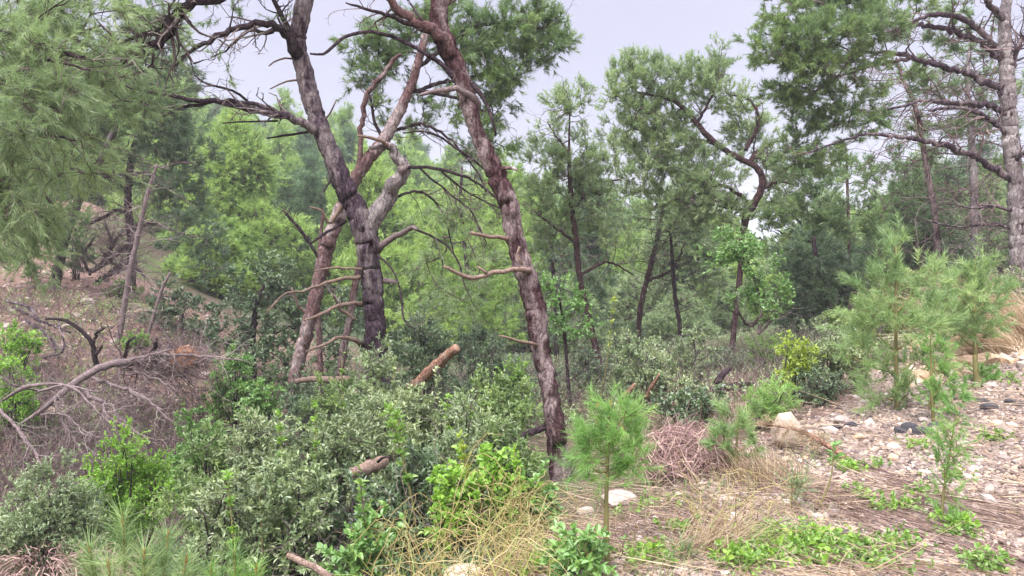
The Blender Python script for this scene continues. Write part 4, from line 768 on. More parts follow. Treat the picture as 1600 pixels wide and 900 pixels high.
B = [
 # name, label, px, top, hw, d, mat, ll, lw, kw
 ('shrub', 'grey-green shrub right under the base of the forked trunk', 590, 565, 62, 7.9, 'leaf_grey', .05, .017, {}),
 ('shrub', 'grey-green shrub left of the forked trunk base, below the dead lower branches', 520, 598, 50, 8.2, 'leaf_mid', .05, .016, {}),
 ('shrub', 'grey-green shrub in front of the foot of the orange-brown cut log', 660, 628, 60, 7.4, 'leaf_pale', .055, .018, {}),
 ('shrub', 'wide pale shrub between the cut log and the curving trunk', 765, 602, 72, 7.6, 'leaf_mid', .06, .02, {'lobes': 6}),
 ('shrub', 'large leafy bush left of the small weathered log, mid hollow', 500, 678, 78, 6.6, 'leaf_grey', .05, .017, {'lobes': 6}),
 ('shrub', 'bushy grey-green shrub above the small weathered log', 590, 640, 66, 6.6, 'leaf_pale', .05, .016, {'lobes': 6}),
 ('shrub', 'shrub of fine grey leaves below the wide pale shrub, left of the curving trunk', 730, 655, 72, 6.3, 'leaf_grey', .045, .014, {'lobes': 6}),
 ('shrub', 'shrub touching the left side of the curving trunk halfway down to its base', 792, 690, 40, 6.2, 'leaf_mid', .045, .014, {}),
 ('shrub', 'dense shrub with pale leaf tips left of centre, above the lowest bushes', 400, 680, 66, 6.4, 'leaf_pale', .05, .017, {'lobes': 5}),
 ('shrub', 'rounded bush right behind the bright green bush on the left', 318, 715, 62, 6.2, 'leaf_mid', .05, .016, {}),
 ('shrub', 'leafy bush behind the foreground stick, tips lit pale', 450, 755, 70, 5.2, 'leaf_grey', .055, .018, {'lobes': 6}),
 ('shrub', 'dark-leaved bush under the small weathered log', 560, 790, 66, 5.2, 'leaf_dark', .055, .022, {'lobes': 6}),
 ('shrub', 'dark leafy bush left of the yellow dry vines', 650, 745, 62, 5.2, 'leaf_dark', .05, .018, {'lobes': 6}),
 ('shrub', 'low bush left of the foreground stick, beside the long-needled seedling', 345, 790, 60, 5.0, 'leaf_pale', .05, .016, {}),
 ('shrub', 'vivid green rounded bush on the left above the long-needled seedling', 185, 715, 66, 6.4, 'leaf_vivid', .035, .015, {'lobes': 6, 'tau': 2.4}),
 ('shrub', 'fine grey-green bush at the left edge beside the vivid green one', 62, 768, 80, 5.6, 'leaf_grey', .035, .011, {'lobes': 6, 'tau': 2.4}),
 ('shrub', 'bright green small shrub between the dead branches and the leafy hollow', 302, 660, 42, 8.4, 'leaf_green', .05, .02, {}),
 ('shrub', 'rounded dark green shrub at the foot of the dark olive tree', 362, 560, 46, 13, 'leaf_green', .06, .025, {}),
 ('shrub', 'small green shrub beside the foot of the leaning pine', 408, 605, 30, 12, 'leaf_green', .06, .025, {}),
 ('shrub', 'yellow-green low shrub at left edge on the earth slope', 20, 528, 36, 13.2, 'leaf_vivid', .06, .025, {}),
 ('shrub', 'yellow-green low shrub at left edge below the other one', 12, 580, 38, 11.4, 'leaf_vivid', .05, .022, {}),
 ('shrub', 'tiny bright shrub at the foot of the pale dead trunk', 208, 528, 18, 15, 'leaf_bright', .06, .025, {}),
 ('shrub', 'olive low bush on the earth slope right of the white stone', 185, 448, 34, 18, 'leaf_mid', .07, .03, {}),
 ('shrub', 'green low growth beside the white stone under the leaning slope pine', 118, 385, 26, 19, 'leaf_dark', .07, .03, {}),
 ('shrub', 'low dark shrub at left edge behind the leaning slope pine', 20, 400, 50, 20, 'leaf_dark', .08, .035, {}),
 # right side
 ('shrub', 'glossy dark shrub left of the mauve heap of dead stalks', 1072, 620, 52, 8.4, 'leaf_dark', .055, .03, {'lobes': 5, 'tau': 1.8}),
 ('shrub', 'yellow-green leafy shrub beside the grey-green one, right of centre', 1248, 552, 36, 8.6, 'leaf_yellow', .05, .022, {'tau': 1.6}),
 ('shrub', 'grey-green glossy shrub between the yellow-green shrub and the tall sapling', 1305, 520, 56, 8.8, 'leaf_pale', .04, .018, {'lobes': 6}),
 ('shrub', 'dark shrub low behind the yellow-green shrub', 1290, 600, 40, 8.2, 'leaf_dark', .035, .016, {}),
 ('shrub', 'olive airy shrub behind the tall right sapling', 1350, 470, 52, 10.5, 'leaf_mid', .05, .02, {'tau': 1.4}),
 ('shrub', 'light green fuzzy shrub left of the pale angular stone', 1205, 625, 44, 7.6, 'pine_bright', .06, .01, {'kind': 'needle', 'nl': .05}),
 ('shrub', 'low yellowish heath bush below the broadleaf tree', 1205, 540, 40, 12, 'leaf_bright', .03, .012, {'tau': 2.0}),
 ('shrub', 'pale grey-green scrub just right of the curving trunk', 985, 530, 48, 11, 'leaf_grey', .05, .02, {'tau': 1.5}),
 ('shrub', 'low leafy scrub behind the round sapling', 1010, 565, 60, 10, 'leaf_pale', .05, .018, {'tau': 1.6, 'lobes': 5}),
 ('shrub', 'tangled scrub right of the slim pine foot', 1080, 530, 60, 12.5, 'leaf_grey', .06, .02, {'tau': 1.2, 'lobes': 5}),
 ('shrub', 'small scrub with dead stems below the broadleaf tree', 1150, 560, 50, 12, 'leaf_dark', .05, .018, {'tau': 1.1}),
 ('shrub', 'dark scrub between the curving trunk and slim pine foot', 915, 560, 50, 12.2, 'leaf_dark', .05, .02, {'tau': 1.6, 'lobes': 5}),
 ('shrub', 'leafy dark scrub left of the curving trunk, behind the cut log', 770, 560, 60, 10.5, 'leaf_dark', .05, .02, {'tau': 1.6, 'lobes': 5}),
 ('shrub', 'yellow-green sprig bush left of the curving trunk', 800, 585, 26, 9.2, 'leaf_bright', .05, .025, {'tau': 1.0}),
 ('shrub', 'twiggy shade bush between forked trunk and cut log', 655, 500, 56, 11.5, 'leaf_dark', .05, .018, {'tau': 1.3, 'lobes': 6}),
 ('shrub', 'scrub behind the cut log, below the pale bright pine', 740, 520, 60, 14, 'leaf_dark', .06, .02, {'tau': 1.4, 'lobes': 6}),
 ('shrub', 'dark scrub low between leaning and forked trunks', 480, 600, 60, 11, 'leaf_dark', .055, .02, {'tau': 1.6, 'lobes': 5}),
 ('shrub', 'tall thicket right of the dark pine mass', 1400, 420, 60, 14, 'leaf_mid', .07, .025, {'tau': 1.3, 'lobes': 6}),
 ('shrub', 'brown-green thicket between the right tree trunks', 1490, 395, 60, 15, 'leaf_dark', .07, .025, {'tau': 1.1, 'lobes': 6}),
 ('shrub', 'thicket in front of the right-edge pine trunk foot', 1570, 430, 40, 12.2, 'leaf_pale', .05, .02, {'tau': 1.0}),
]
for b in B:
    kw = dict(b[9]); bush(b[0], b[1], 'shrub', b[2], b[3], b[4], b[5], b[6], b[7], b[8], **kw)

# long-leaved sprig plants of the foreground hollow
def sprig(px, py, top, d, label, mat='leaf_bright', n=14, ll=.06, lw=.026, stem='twig_mauve', lean=0):
    x0 = P(px, 400, d)[0]; z = float(G(np.array([x0]), np.array([d]))[0]); root = thing('leafy_sprig', (x0, d, z), label, 'plant')
    b = np.array([x0, d, z]); t = P(px+lean, top, d); q = catmull([b, b*.5+t*.5+np.array([.03, 0, 0]), t], 12)
    mb = MB(); tube(mb, q, np.linspace(.008, .003, 12), 6, 0); mb.build('stem', MT[stem], root)
    i_ = rng.integers(6, 12, n); mb = MB(); leaves(mb, q[i_], unit(np.tile(t-b, (n, 1))+rdir(n)*.3), .05, 4, ll, lw, 0, spread=(.6, 1.4)); mb.build('leaves', MT[mat], root)
sprig(562, 860, 745, 4.3, 'upright sprig with a reddish stem and yellow-green top leaves, centre bottom', n=12)
sprig(655, 800, 650, 5.0, 'tall bright sprig with arrow-shaped leaves above the dark hollow bush', n=20, ll=.07, lw=.035, stem='stem_green', lean=-45)
sprig(640, 800, 655, 5.2, 'thin bright shoot beside the tall bright sprig', n=12, stem='stem_green', lean=-18)
sprig(520, 700, 560, 6.6, 'thin yellowish sprig rising left of the forked trunk', n=14, ll=.04, stem='stem_green', lean=14)
sprig(935, 540, 455, 9.8, 'yellow-leaved thin sprig right of the small bright broadleaf tree', 'leaf_yellow', n=14, ll=.06, stem='stem_green', lean=25)
sprig(610, 560, 478, 9.6, 'yellow-green sprig just right of the forked trunk', 'leaf_yellow', n=12, ll=.055, stem='stem_green', lean=-12)
for k, (px, py, top, d, lb, mt) in enumerate(((430, 760, 655, 6.0, 'light green upright shoot above the pale-tipped shrub left of centre', 'leaf_vivid'), (480, 700, 640, 6.3, 'light green shoot at the top of the large leafy bush', 'leaf_vivid'), (395, 800, 735, 4.9, 'pale leafy shoot rising from the lowest bushes left of centre', 'leaf_pale'), (610, 690, 585, 7.0, 'pale leafy shoot right below the forked trunk', 'leaf_pale'), (735, 800, 690, 4.9, 'yellow-green shoot behind the yellow dry vines', 'leaf_yellow'), (800, 790, 705, 4.9, 'vivid shoot left of the curving trunk base', 'leaf_vivid'), (350, 830, 750, 4.8, 'green shoot over the bush beside the long-needled seedlings', 'leaf_vivid'), (700, 700, 625, 6.5, 'light shoot below the foot of the cut log', 'leaf_vivid'))):
    sprig(px, py, top, d, lb, mt, n=26, ll=.05, lw=.018, stem='stem_green', lean=random.uniform(-14, 14))
sprig(1285, 760, 700, 4.7, 'small round-leaved seedling on gravel right of the dead sapling', 'leaf_green', n=5, ll=.05, lw=.035, stem='stem_green', lean=18)

# ------------------------------------------------------------------ saplings
def sapling(label, px, base, top, d, pads, mat='sapling', tau=3.2, nl=.085, stem='stem_green', wpx=9, lean=0, up=1.0, branches=10, spread=(.3, .95), cat='pine sapling', buds=0, name='pine_sapling', sh=.10):
    x0 = P(px, 400, d)[0]; z = float(G(np.array([x0]), np.array([d]))[0]); root = thing(name, (x0, d, z), label, cat)
    b = np.array([x0, d, z-.03]); t = P(px+lean, top, d); q = catmull([b, b*.6+t*.4+np.array([-.01, 0, 0]), t], 26)
    mb = MB(); r0 = wpx*.5/FPX*d; tube(mb, q, np.linspace(r0, r0*.3, 26), 8, 0, .1)
    skel = [q[6:]]
    for p in pads:
        c = P(p[0], p[1], p[4]); k = max(3, min(25, int(np.argmin(np.abs(q[:, 2]-(c[2]-p[3]/FPX*d*.9))))))
        m_ = q[k]*.5+c*.5; m_[2] -= .02; bq = catmull([q[k], m_, c], 8); tube(mb, bq, np.linspace(r0*.5, r0*.2, 8), 5, 0, .1); skel.append(bq)
    mb.build('stem', MT['twig' if stem == 'twig' else stem], root)
    mb = MB(); foliage(mb, np.concatenate(skel), pads, tau, nl, up, .75, 'needle', sh, sh*.8, .02, 0, .0018, spread=spread, bare=0, grp=3)
    mb.build('needles', [MT[mat], MT['stem_green']], root)
    if buds:
        mb = MB()
        for k in range(buds):
            p = pads[k % len(pads)]; c = P(p[0]+rng.uniform(-.6, .6)*p[2], p[1]-p[3]*rng.uniform(.5, 1.05), d-.02); sticks(mb, [c], [c+np.array([rng.normal()*.006, 0, .028])], .005, .002, 0, rng.random())
        mb.build('buds', MT['bud'], root)
sapling('bright green round-headed pine sapling on a bare stem, foreground centre', 952, 880, 625, 3.85,
    [(955, 655, 22, 26, 3.85), (922, 686, 24, 26, 3.85), (985, 686, 26, 28, 3.88), (950, 705, 40, 30, 3.82), (985, 722, 22, 24, 3.85), (930, 650, 14, 18, 3.9), (975, 650, 16, 20, 3.8), (912, 712, 16, 18, 3.85, .8), (950, 735, 34, 12, 3.85, .7), (925, 730, 16, 14, 3.8, .6)], tau=2.4, nl=.08, buds=7, wpx=11, up=.9, spread=(.2, 1.0))
sapling('tall airy pine sapling with an orange stem, right of the grey-green shrub', 1408, 655, 385, 7.2,
    [(1402, 405, 22, 30, 7.2, .8), (1380, 450, 44, 40, 7.2, .9), (1430, 450, 40, 40, 7.3, .9), (1355, 505, 42, 40, 7.3, .8), (1400, 510, 50, 44, 7.1, .9), (1450, 510, 40, 44, 7.3, .8), (1380, 565, 52, 30, 7.2, .8), (1430, 570, 40, 30, 7.2, .7), (1385, 622, 50, 22, 7.1, 1), (1335, 560, 26, 24, 7.3, .5), (1420, 615, 34, 20, 7.2, .8)],
    'sapling_grey', 1.15, .11, wpx=9, lean=-8, sh=.17)
sapling('pine sapling with a rounded green head at right, near the dry grass', 1530, 610, 405, 8.2,
    [(1525, 425, 22, 28, 8.2, .9), (1498, 460, 38, 36, 8.2), (1545, 460, 30, 34, 8.2), (1515, 495, 50, 34, 8.2, 1.1), (1475, 495, 30, 30, 8.2, .8), (1555, 500, 22, 26, 8.2, .8), (1500, 525, 40, 18, 8.2, .8)],
    'sapling_grey', 1.45, .11, wpx=8, lean=-6, sh=.17)
sapling('low dark bushy pine at the foot of the right sapling', 1535, 618, 555, 7.9, [(1500, 612, 36, 12, 7.8, 1), (1545, 606, 26, 16, 7.9, 1), (1535, 580, 14, 22, 7.9, 1)], 'sapling', 2.2, .07, wpx=14, lean=-12)
sapling('thin bluish pine sapling with leggy shoots left of the right sapling', 1466, 655, 520, 6.6, [(1462, 560, 14, 28, 6.6), (1470, 600, 26, 22, 6.6), (1450, 625, 22, 18, 6.6, .9), (1490, 625, 24, 14, 6.6, .9)], 'sapling', 1.5, .07, wpx=6, lean=-12)
sapling('narrow upright seedling alone on gravel, lower right', 1480, 835, 635, 4.35,
    [(1500, 650, 16, 16, 4.35, .8), (1485, 690, 22, 20, 4.35), (1500, 705, 18, 14, 4.3), (1475, 730, 20, 16, 4.35, .9), (1482, 765, 18, 16, 4.35, .7), (1478, 810, 24, 14, 4.35, 1), (1480, 825, 16, 10, 4.33)], 'sapling', 1.8, .03, wpx=6, lean=16, branches=6)
sapling('feathery light green sapling above the dead stalks, left of the pale angular stone', 1155, 730, 640, 5.6, [(1150, 665, 26, 24, 5.6), (1130, 690, 28, 24, 5.6), (1178, 685, 26, 24, 5.6), (1155, 712, 34, 16, 5.6, .8)], 'sapling_grey', 1.5, .09, wpx=6)
sapling('small bluish-green conifer seedling on gravel right of the sapling row', 1243, 792, 730, 4.7, [(1243, 748, 8, 12, 4.7), (1243, 765, 10, 12, 4.7), (1243, 782, 9, 8, 4.7, .6)], 'leaf_grey', 2.4, .02, wpx=4)
sapling('tiny conifer seedling low in the weeds at bottom right of the round sapling', 1068, 890, 845, 3.85, [(1068, 858, 8, 12, 3.85), (1068, 875, 9, 10, 3.85)], 'leaf_grey', 2.2, .025, wpx=4)

def tuft_seedling(label, tips_, d, mat='sapling_grey', nl=.13):
    x0 = P(tips_[0][0], 400, d)[0]; z = Gxy((x0, d)); root = thing('pine_seedling', (x0, d, z), label, 'pine sapling'); mb = MB(); mn = MB(); bd = MB()
    for px, py, dd_ in tips_:
        t = P(px, py, d+dd_); b = np.array([x0, d, z]); q = catmull([b, b*.45+t*.55+np.array([0, 0, -.03]), t], 16); tube(mb, q, np.linspace(.008, .004, 16), 6, 0)
        a = unit(q[-1]-q[-3]); k = 7; L_ = .22; O = np.tile(q[-1]-a*L_*.9, (k, 1)); needles(mn, O, np.tile(a, (k, 1)), L_, 46, nl, .0021, 0, (.25, 1.15)); sticks(bd, [q[-1]], [q[-1]+a*.035], .006, .002, 0, rng.random())
        sd_ = q[rng.integers(7, 14, 5)]; D_ = unit(a+rdir(5)*.8+np.array([0, 0, .3])); sticks(mb, sd_, sd_+D_*.09, .003, .002); needles(mn, sd_, D_, .10, 60, nl*.9, .0021, 0, (.25, 1.1))
    mb.build('stem', MT['stem_green'], root); mn.build('needles', MT[mat], root); bd.build('buds', MT['bud'], root)
tuft_seedling('large long-needled seedling with orange buds at bottom left', [(192, 818, 0), (262, 842, .1), (140, 862, -.1), (225, 870, -.25), (170, 885, -.2), (290, 880, -.1)], 2.7)
tuft_seedling('fresh green long-needled seedling at bottom, right of the large one', [(366, 872, 0), (330, 895, -.1), (400, 893, 0)], 2.9, 'sapling', .11)

# dead fallen sapling with reddish needles below the pale stone
root = thing('dead_sapling', (*(c := P(1330, 728, hit(1330, 728)))[:2], c[2]), 'fallen dead reddish sapling leaning from the pale angular stone', 'dead tree')
dd = hit(1330, 728); q, r = traced([(1332, 728, 10), (1312, 705, 11), (1285, 690, 8), (1255, 676, 6), (1228, 668, 4), (1200, 665, 3)], dd, dd+.5)
mb = MB(); tube(mb, q, r, 7, 0, .15); mb.build('stem', MT['log_orange'], root)
n = 60; k = rng.integers(len(q)//3, len(q), n); mb = MB(); needles(mb, q[k], unit(rdir(n)+np.array([-.6, 0, .2])), .09, 22, .06, .004, 0); mb.build('dead_needles', MT['straw'], root)

# ------------------------------------------------------------------ logs, fallen trees, dead brush
def log(label, pts, d0, d1, bark, name='cut_log', cut=True, stub=None, sides=16):
    q, r = traced(pts, d0, d1, .04, .08); root = thing(name, tuple(q[0]), label, 'log')
    mb = MB(); tube(mb, q, r, sides, 0, .12, seed=3); mb.build('log_body', MT[bark], root)
    if cut:
        mb = MB(); a = unit(q[-1]-q[-2]); tube(mb, [q[-1]-a*.01, q[-1]+a*.006], [r[-1]*.93, r[-1]*.9], 16, 0); mb.build('cut_face', MT['cut'], root)
    if stub:
        qq, rr = traced(stub, d1, d1-.1, .04); mb = MB(); tube(mb, qq, rr, 6, 0, .1); mb.build('branch_stub', MT['bark_dark'], root)
log('orange-brown sawn log sticking up right of the forked trunk', [(640, 612, 19), (655, 598, 19), (675, 578, 18), (695, 560, 16), (714, 543, 15)], 8.3, 7.7, 'log_orange', stub=[(682, 575, 6), (688, 590, 5), (692, 602, 3)])
log('short weathered grey-tan log lying in the middle of the bushes', [(602, 722, 20), (580, 728, 22), (560, 736, 20), (547, 741, 15)], 5.75, 5.45, 'wood_tan', stub=[(590, 722, 5), (600, 714, 4), (612, 715, 2)])
log('thin fallen stick poking up at the bottom, left of centre', [(520, 905, 12), (490, 886, 11), (470, 877, 10), (452, 868, 9)], 3.6, 3.75, 'wood_tan', 'fallen_stick')
log('pale dead horizontal log at the foot of the leaning pine', [(462, 596, 8), (490, 592, 9), (520, 594, 11), (545, 592, 10)], 9.3, 9.0, 'wood_tan', 'fallen_log')
log('reddish broken stump piece standing behind the round sapling', [(1010, 622, 7), (1018, 605, 7), (1030, 585, 3)], 9, 8.8, 'log_orange', 'wood_piece', sides=7)
log('reddish split wood piece behind the round sapling, left one', [(972, 622, 9), (982, 612, 9), (992, 600, 4)], 8.4, 8.3, 'log_orange', 'wood_piece', sides=7)
log('dark fallen log lying left of the curving trunk among bushes', [(790, 690, 12), (820, 680, 12), (850, 668, 10), (880, 655, 6)], 6.7, 7.2, 'bark_dark', 'fallen_log')
for k, (a, b, lb) in enumerate((((1110, 612), (1175, 600), 'dark charred log lying behind the glossy dark shrub, upper one'), ((1095, 622), (1160, 612), 'dark charred log lying behind the glossy dark shrub, lower one'), ((1120, 600), (1140, 575), 'short charred branch standing tilted over the charred logs'))):
    log(lb, [(a[0], a[1], 12), ((a[0]+b[0])/2, (a[1]+b[1])/2-3, 10), (b[0], b[1], 7)], 9.8, 9.9, 'bark_dark', 'charred_log', cut=False)

def dead_tree(label, main, d0, d1, limbs, bark='deadwood', tm='twig_pale', tl=.5, nt=16, name='fallen_tree'):
    q, r = traced(main, d0, d1, .07, .1); root = thing(name, tuple(q[0]), label, 'fallen tree')
    mb = MB(); tube(mb, q, r, 12, 0, .13, seed=7); mb.build('trunk', MT[bark], root)
    for l in limbs:
        ds = l[0] if isinstance(l[0], (int, float)) else (d0+d1)/2; pts = [p for p in l if not isinstance(p, (int, float))]
        qq, rr = traced(pts, ds, ds-.5, .07, .5); mb = MB(); tube(mb, qq, rr, 6, 0, .1)
        i_ = rng.integers(1, len(qq), nt); bare_twigs(mb, qq[i_], unit(rdir(nt)*.9+unit(np.gradient(qq, axis=0))[i_]), tl, 1, .006, 4, 2)
        mb.build('branch', [MT[bark], MT[tm]], root)
    return root
r_ = dead_tree('grey fallen tree with its uprooted orange root ball on the left slope', [(255, 548, 15.8), (230, 562, 13.0), (205, 565, 12.2), (180, 568, 12.2), (150, 578, 11.5), (118, 598, 11.5), (95, 615, 10.1), (65, 640, 6.5), (30, 665, 3.6)], 12.5, 10.8,
    [[11.6, (108, 604, 6.5), (140, 618, 6.5), (170, 632, 6.5), (185, 650, 5.8), (210, 672, 5.0), (235, 690, 3.6)], [11.9, (140, 585, 5.8), (165, 600, 5.8), (195, 608, 5.8), (222, 618, 5.0), (245, 638, 3.6), (262, 655, 2.2)],
     [11.2, (160, 632, 5.0), (168, 650, 4.3), (185, 662, 3.6)], [12.2, (180, 570, 5.8), (210, 580, 4.3), (240, 590, 3.6), (280, 612, 2.2)], [12, (205, 562, 4.3), (235, 555, 3.6), (270, 545, 2.9)], [12.2, (245, 555, 5.0), (300, 555, 3.6), (370, 563, 2.2)],
     [11, (85, 620, 4.3), (100, 665, 5.0), (118, 690, 4.3), (135, 715, 2.9), (160, 735, 2.2)], [11.4, (110, 605, 3.6), (60, 610, 2.9), (20, 600, 2.2)], [11, (60, 648, 3.6), (100, 648, 2.9), (135, 675, 2.2), (170, 690, 1.4)], [11.5, (45, 660, 3.6), (20, 670, 2.9), (50, 710, 3.6), (75, 745, 2.2)]], tl=.6, nt=34)
C = P(278, 560, 12.6); mb = MB()
n = 320; d_ = rdir(n); bare_twigs(mb, C+d_*np.array([.22, .15, .2]), unit(d_+rdir(n)*.4), .38, 1, .006, 4, 1)
import bmesh
def rock_geo(c, rad, seed, sub=2, rough=.25, sq=(1, 1, 1), rz=0, flat=.0):
    bm = bmesh.new(); bmesh.ops.create_icosphere(bm, subdivisions=sub, radius=1); V = np.array([v.co[:] for v in bm.verts]); F = np.array([[v.index for v in f.verts] for f in bm.faces]); bm.free()
    r = np.random.default_rng(seed)
    for k in range(9):                               # planes cut the ball into facets
        nrm = unit(r.normal(size=3)); h = r.uniform(.55, .95); dd = V@nrm; V = np.where((dd > h)[:, None], V-(dd-h)[:, None]*nrm, V)
    V = V*(1+rough*.25*r.normal(size=(len(V), 1))*.5); V = V*np.array(sq)
    c_, s_ = math.cos(rz), math.sin(rz); V = V@np.array([[c_, s_, 0], [-s_, c_, 0], [0, 0, 1]])
    return V*rad+np.asarray(c), F
V, F = rock_geo(C, .3, 4, 3, .5, (1.15, .7, .9)); mb.add(V, F, 0, rng.random(len(V)), True)
n = 70; L_ = P(195, 572, 12.4)+(P(300, 566, 12.6)-P(195, 572, 12.4))*rng.random((n, 1))+rng.normal(size=(n, 3))*.08; bare_twigs(mb, L_, unit(rdir(n)+np.array([.5, 0, -.1])), 1.0, 1, .014, 5, 2)
mb.build('root_ball', [MT['clay'], MT['twig_mauve']], r_)
dead_tree('blackened forked dead branch standing upright beside the fallen grey tree', [(152, 580, 9), (148, 560, 8), (143, 535, 7), (125, 515, 6), (100, 500, 5), (70, 498, 3)], 12.6, 12.2, [[12.4, (145, 540, 5), (152, 520, 4), (165, 512, 2)], [12.3, (150, 556, 5), (160, 540, 3)]], 'bark_dark', 'twig_dark', .3, 6, 'dead_branch')
dead_tree('blackened crooked branch rising from the fallen tree near its root ball', [(190, 568, 8), (198, 550, 6), (200, 535, 5), (212, 526, 3)], 12.6, 12.4, [[12.5, (238, 560, 9), (242, 545, 8), (246, 530, 4)]], 'bark_dark', 'twig_dark', .25, 5, 'dead_branch')
dead_tree('tangle of mauve dead branches heaped under the dark slope pine', [(140, 425, 8), (165, 410, 9), (190, 390, 7), (215, 370, 4)], 19, 18.5, [[18.6, (140, 430, 5), (130, 400, 5), (150, 370, 4)], [18.4, (170, 425, 5), (200, 410, 4), (225, 430, 3)], [18.4, (150, 415, 6), (175, 385, 5), (165, 350, 3)], [18.4, (190, 420, 5), (170, 395, 5), (190, 360, 3)], [18.5, (150, 440, 5), (180, 425, 6), (192, 418, 3)], [18.5, (215, 425, 6), (200, 390, 5), (215, 350, 3)]], 'twig' and 'bark', 'twig_mauve', 1.1, 60, 'brush_heap')
dead_tree('grey dead boughs lying on the earth left of the slope below the leaning pine', [(10, 470, 4), (45, 480, 5), (60, 500, 4)], 15.2, 14.8, [[15, (20, 480, 4), (60, 500, 4), (110, 520, 3)], [14.6, (40, 500, 4), (80, 530, 4), (90, 560, 3)], [14.2, (90, 500, 3), (100, 545, 3), (70, 560, 3)]], 'bark', 'twig_pale', .7, 26, 'dead_branch')
dead_tree('long pale bent dead branch lying below the fallen grey tree at left', [(5, 625, 4), (40, 605, 6), (90, 600, 4), (150, 612, 3)], 10.5, 10.3, [[9.6, (0, 640, 5), (30, 672, 6), (52, 705, 5), (70, 735, 4)], [10, (60, 612, 4), (110, 605, 4), (150, 640, 3), (180, 670, 2)]], 'deadwood', 'twig_pale', .5, 20, 'dead_branch')
dead_tree('bare grey-twigged dead bough leaning behind the leaning pine at left', [(515, 430, 5), (490, 390, 5), (470, 360, 5), (445, 332, 4)], 12.4, 12.0, [[12.2, (480, 372, 4), (455, 345, 4), (443, 330, 2)]], 'bark', 'twig_dark', .45, 14, 'dead_branch')

# dry twiggy scrub covering the left slope (uncountable), and litter, stones, straw and weeds
def on_ground(xs, ys): return np.stack([xs, ys, G(xs, ys)], -1)
def region(n, x0, x1, y0, y1, d0, d1):
    """n ground points whose picture columns and distances fall in a range"""
    d = rng.uniform(d0, d1, n); px = rng.uniform(x0, x1, n); x = (px-800)/FPX*d; return on_ground(x, d)
def cutp(p, x0, x1, y0, y1):
    v = p[:, 2]-CAMZ; f = p[:, 1]*CP-v*SP; u = p[:, 1]*SP+v*CP; px = 800+FPX*p[:, 0]/f; py = 450-FPX*u/f
    return p[(px > x0) & (px < x1) & (py > y0) & (py < y1)]
def brush(name, pts, L, mat, r0=.004, up=.7, kids=2, seg=4):
    mb = MB(); n = len(pts); bare_twigs(mb, pts, unit(rdir(n)+np.array([0, 0, up])), L, 0, r0, seg, kids); return tag(mb.build(name, MT[mat]), kind='stuff')
brush('dry_brushwood', cutp(region(4200, -60, 340, 0, 0, 8, 14), -80, 340, 600, 860), .6, 'twig_mauve', .007, .5)
brush('dry_slope_twigs', cutp(region(1900, -60, 420, 0, 0, 12.5, 17), -80, 330, 440, 640), .5, 'twig_mauve', .007, .25)
p = cutp(region(700, -60, 340, 0, 0, 8, 16), -80, 340, 560, 860); m = len(p)
mb = MB(); O = np.repeat(p, 14, axis=0)+rng.normal(size=(m*14, 3))*np.array([.07, .07, 0]); strands(mb, O, unit(rdir(m*14)*.5+np.array([0, 0, 1.])), rng.uniform(.1, .4, m*14), .009, rdir(m*14)*.5+np.array([0, 0, -.3]), 0, seg=3); tag(mb.build('slope_dry_grass', MT['mauve_straw']), kind='stuff')
p = cutp(region(520, -60, 420, 0, 0, 8.5, 18), -80, 420, 460, 860); m = len(p)
mb = MB(); O = np.repeat(p, 9, axis=0)+rng.normal(size=(m*9, 3))*np.array([.12, .12, 0]); leaves(mb, O, unit(rdir(m*9)*.6+np.array([0, 0, 1.])), .2, 6, .05, .02, 0); tag(mb.build('slope_undergrowth', MT['leaf_mid']), kind='stuff')
brush('grey_scrub_twigs', region(800, 840, 1330, 0, 0, 9.5, 15), .75, 'twig', .0045, 1.2)
brush('hollow_dead_twigs', region(170, 330, 800, 0, 0, 4.6, 7.6), .7, 'twig_mauve', .0035, 1.2)
brush('shade_twigs', region(420, 440, 840, 0, 0, 9.5, 14), .8, 'twig_mauve', .0045, 1.0)
brush('right_thicket_twigs', region(420, 1330, 1600, 0, 0, 12.5, 18), 1.0, 'twig_mauve', .005, .8)
# mauve heap of dead stalks
dd = hit(1085, 745); c = P(1085, 745, dd); root = thing('stalk_heap', tuple(c), 'domed heap of mauve-brown dead stalks right of the round sapling', 'dead stalks')
n = 1900; a = rng.uniform(0, 6.283, n); rr = np.sqrt(rng.random(n))*.42; O = np.stack([c[0]+rr*np.cos(a)*1.15, c[1]+.15+rr*np.sin(a), np.zeros(n)], -1); O[:, 2] = c[2]+.38*np.sqrt(np.maximum(0, 1-(rr/.45)**2))*rng.uniform(.2, 1.05, n)
nrm_ = unit(np.stack([np.cos(a)*rr/.42, np.sin(a)*rr/.42, .55+0*a], -1)); D = rdir(n); D = unit(D-nrm_*np.sum(D*nrm_, -1, keepdims=True)*.85); mb = MB(); O -= D*.12; strands(mb, O, D, rng.uniform(.12, .5, n), .007, nrm_*-.35+rdir(n)*.25, 0, seg=5); mb.build('stalks', MT['mauve_straw'], root)
dd = hit(95, 895); c = P(70, 900, 5.0); root = thing('stalk_heap', tuple(c), 'brown heap of dead fronds at bottom left corner', 'dead stalks')
n = 1200; a = rng.uniform(0, 6.283, n); rr = np.sqrt(rng.random(n))*.4; O = np.stack([c[0]+rr*np.cos(a)*1.2, c[1]+rr*np.sin(a), c[2]+.16*np.sqrt(np.maximum(0, 1-(rr/.42)**2))*rng.uniform(-1, 1.0, n)], -1)
D = unit(np.stack([np.cos(a), np.sin(a), rng.uniform(-.6, .8, n)], -1)+rdir(n)*.5); mb = MB(); strands(mb, O, D, rng.uniform(.1, .35, n), .007, np.array([0, 0, -.9])+rdir(n)*.4, 0, seg=5); mb.build('stalks', MT['mauve_straw'], root)
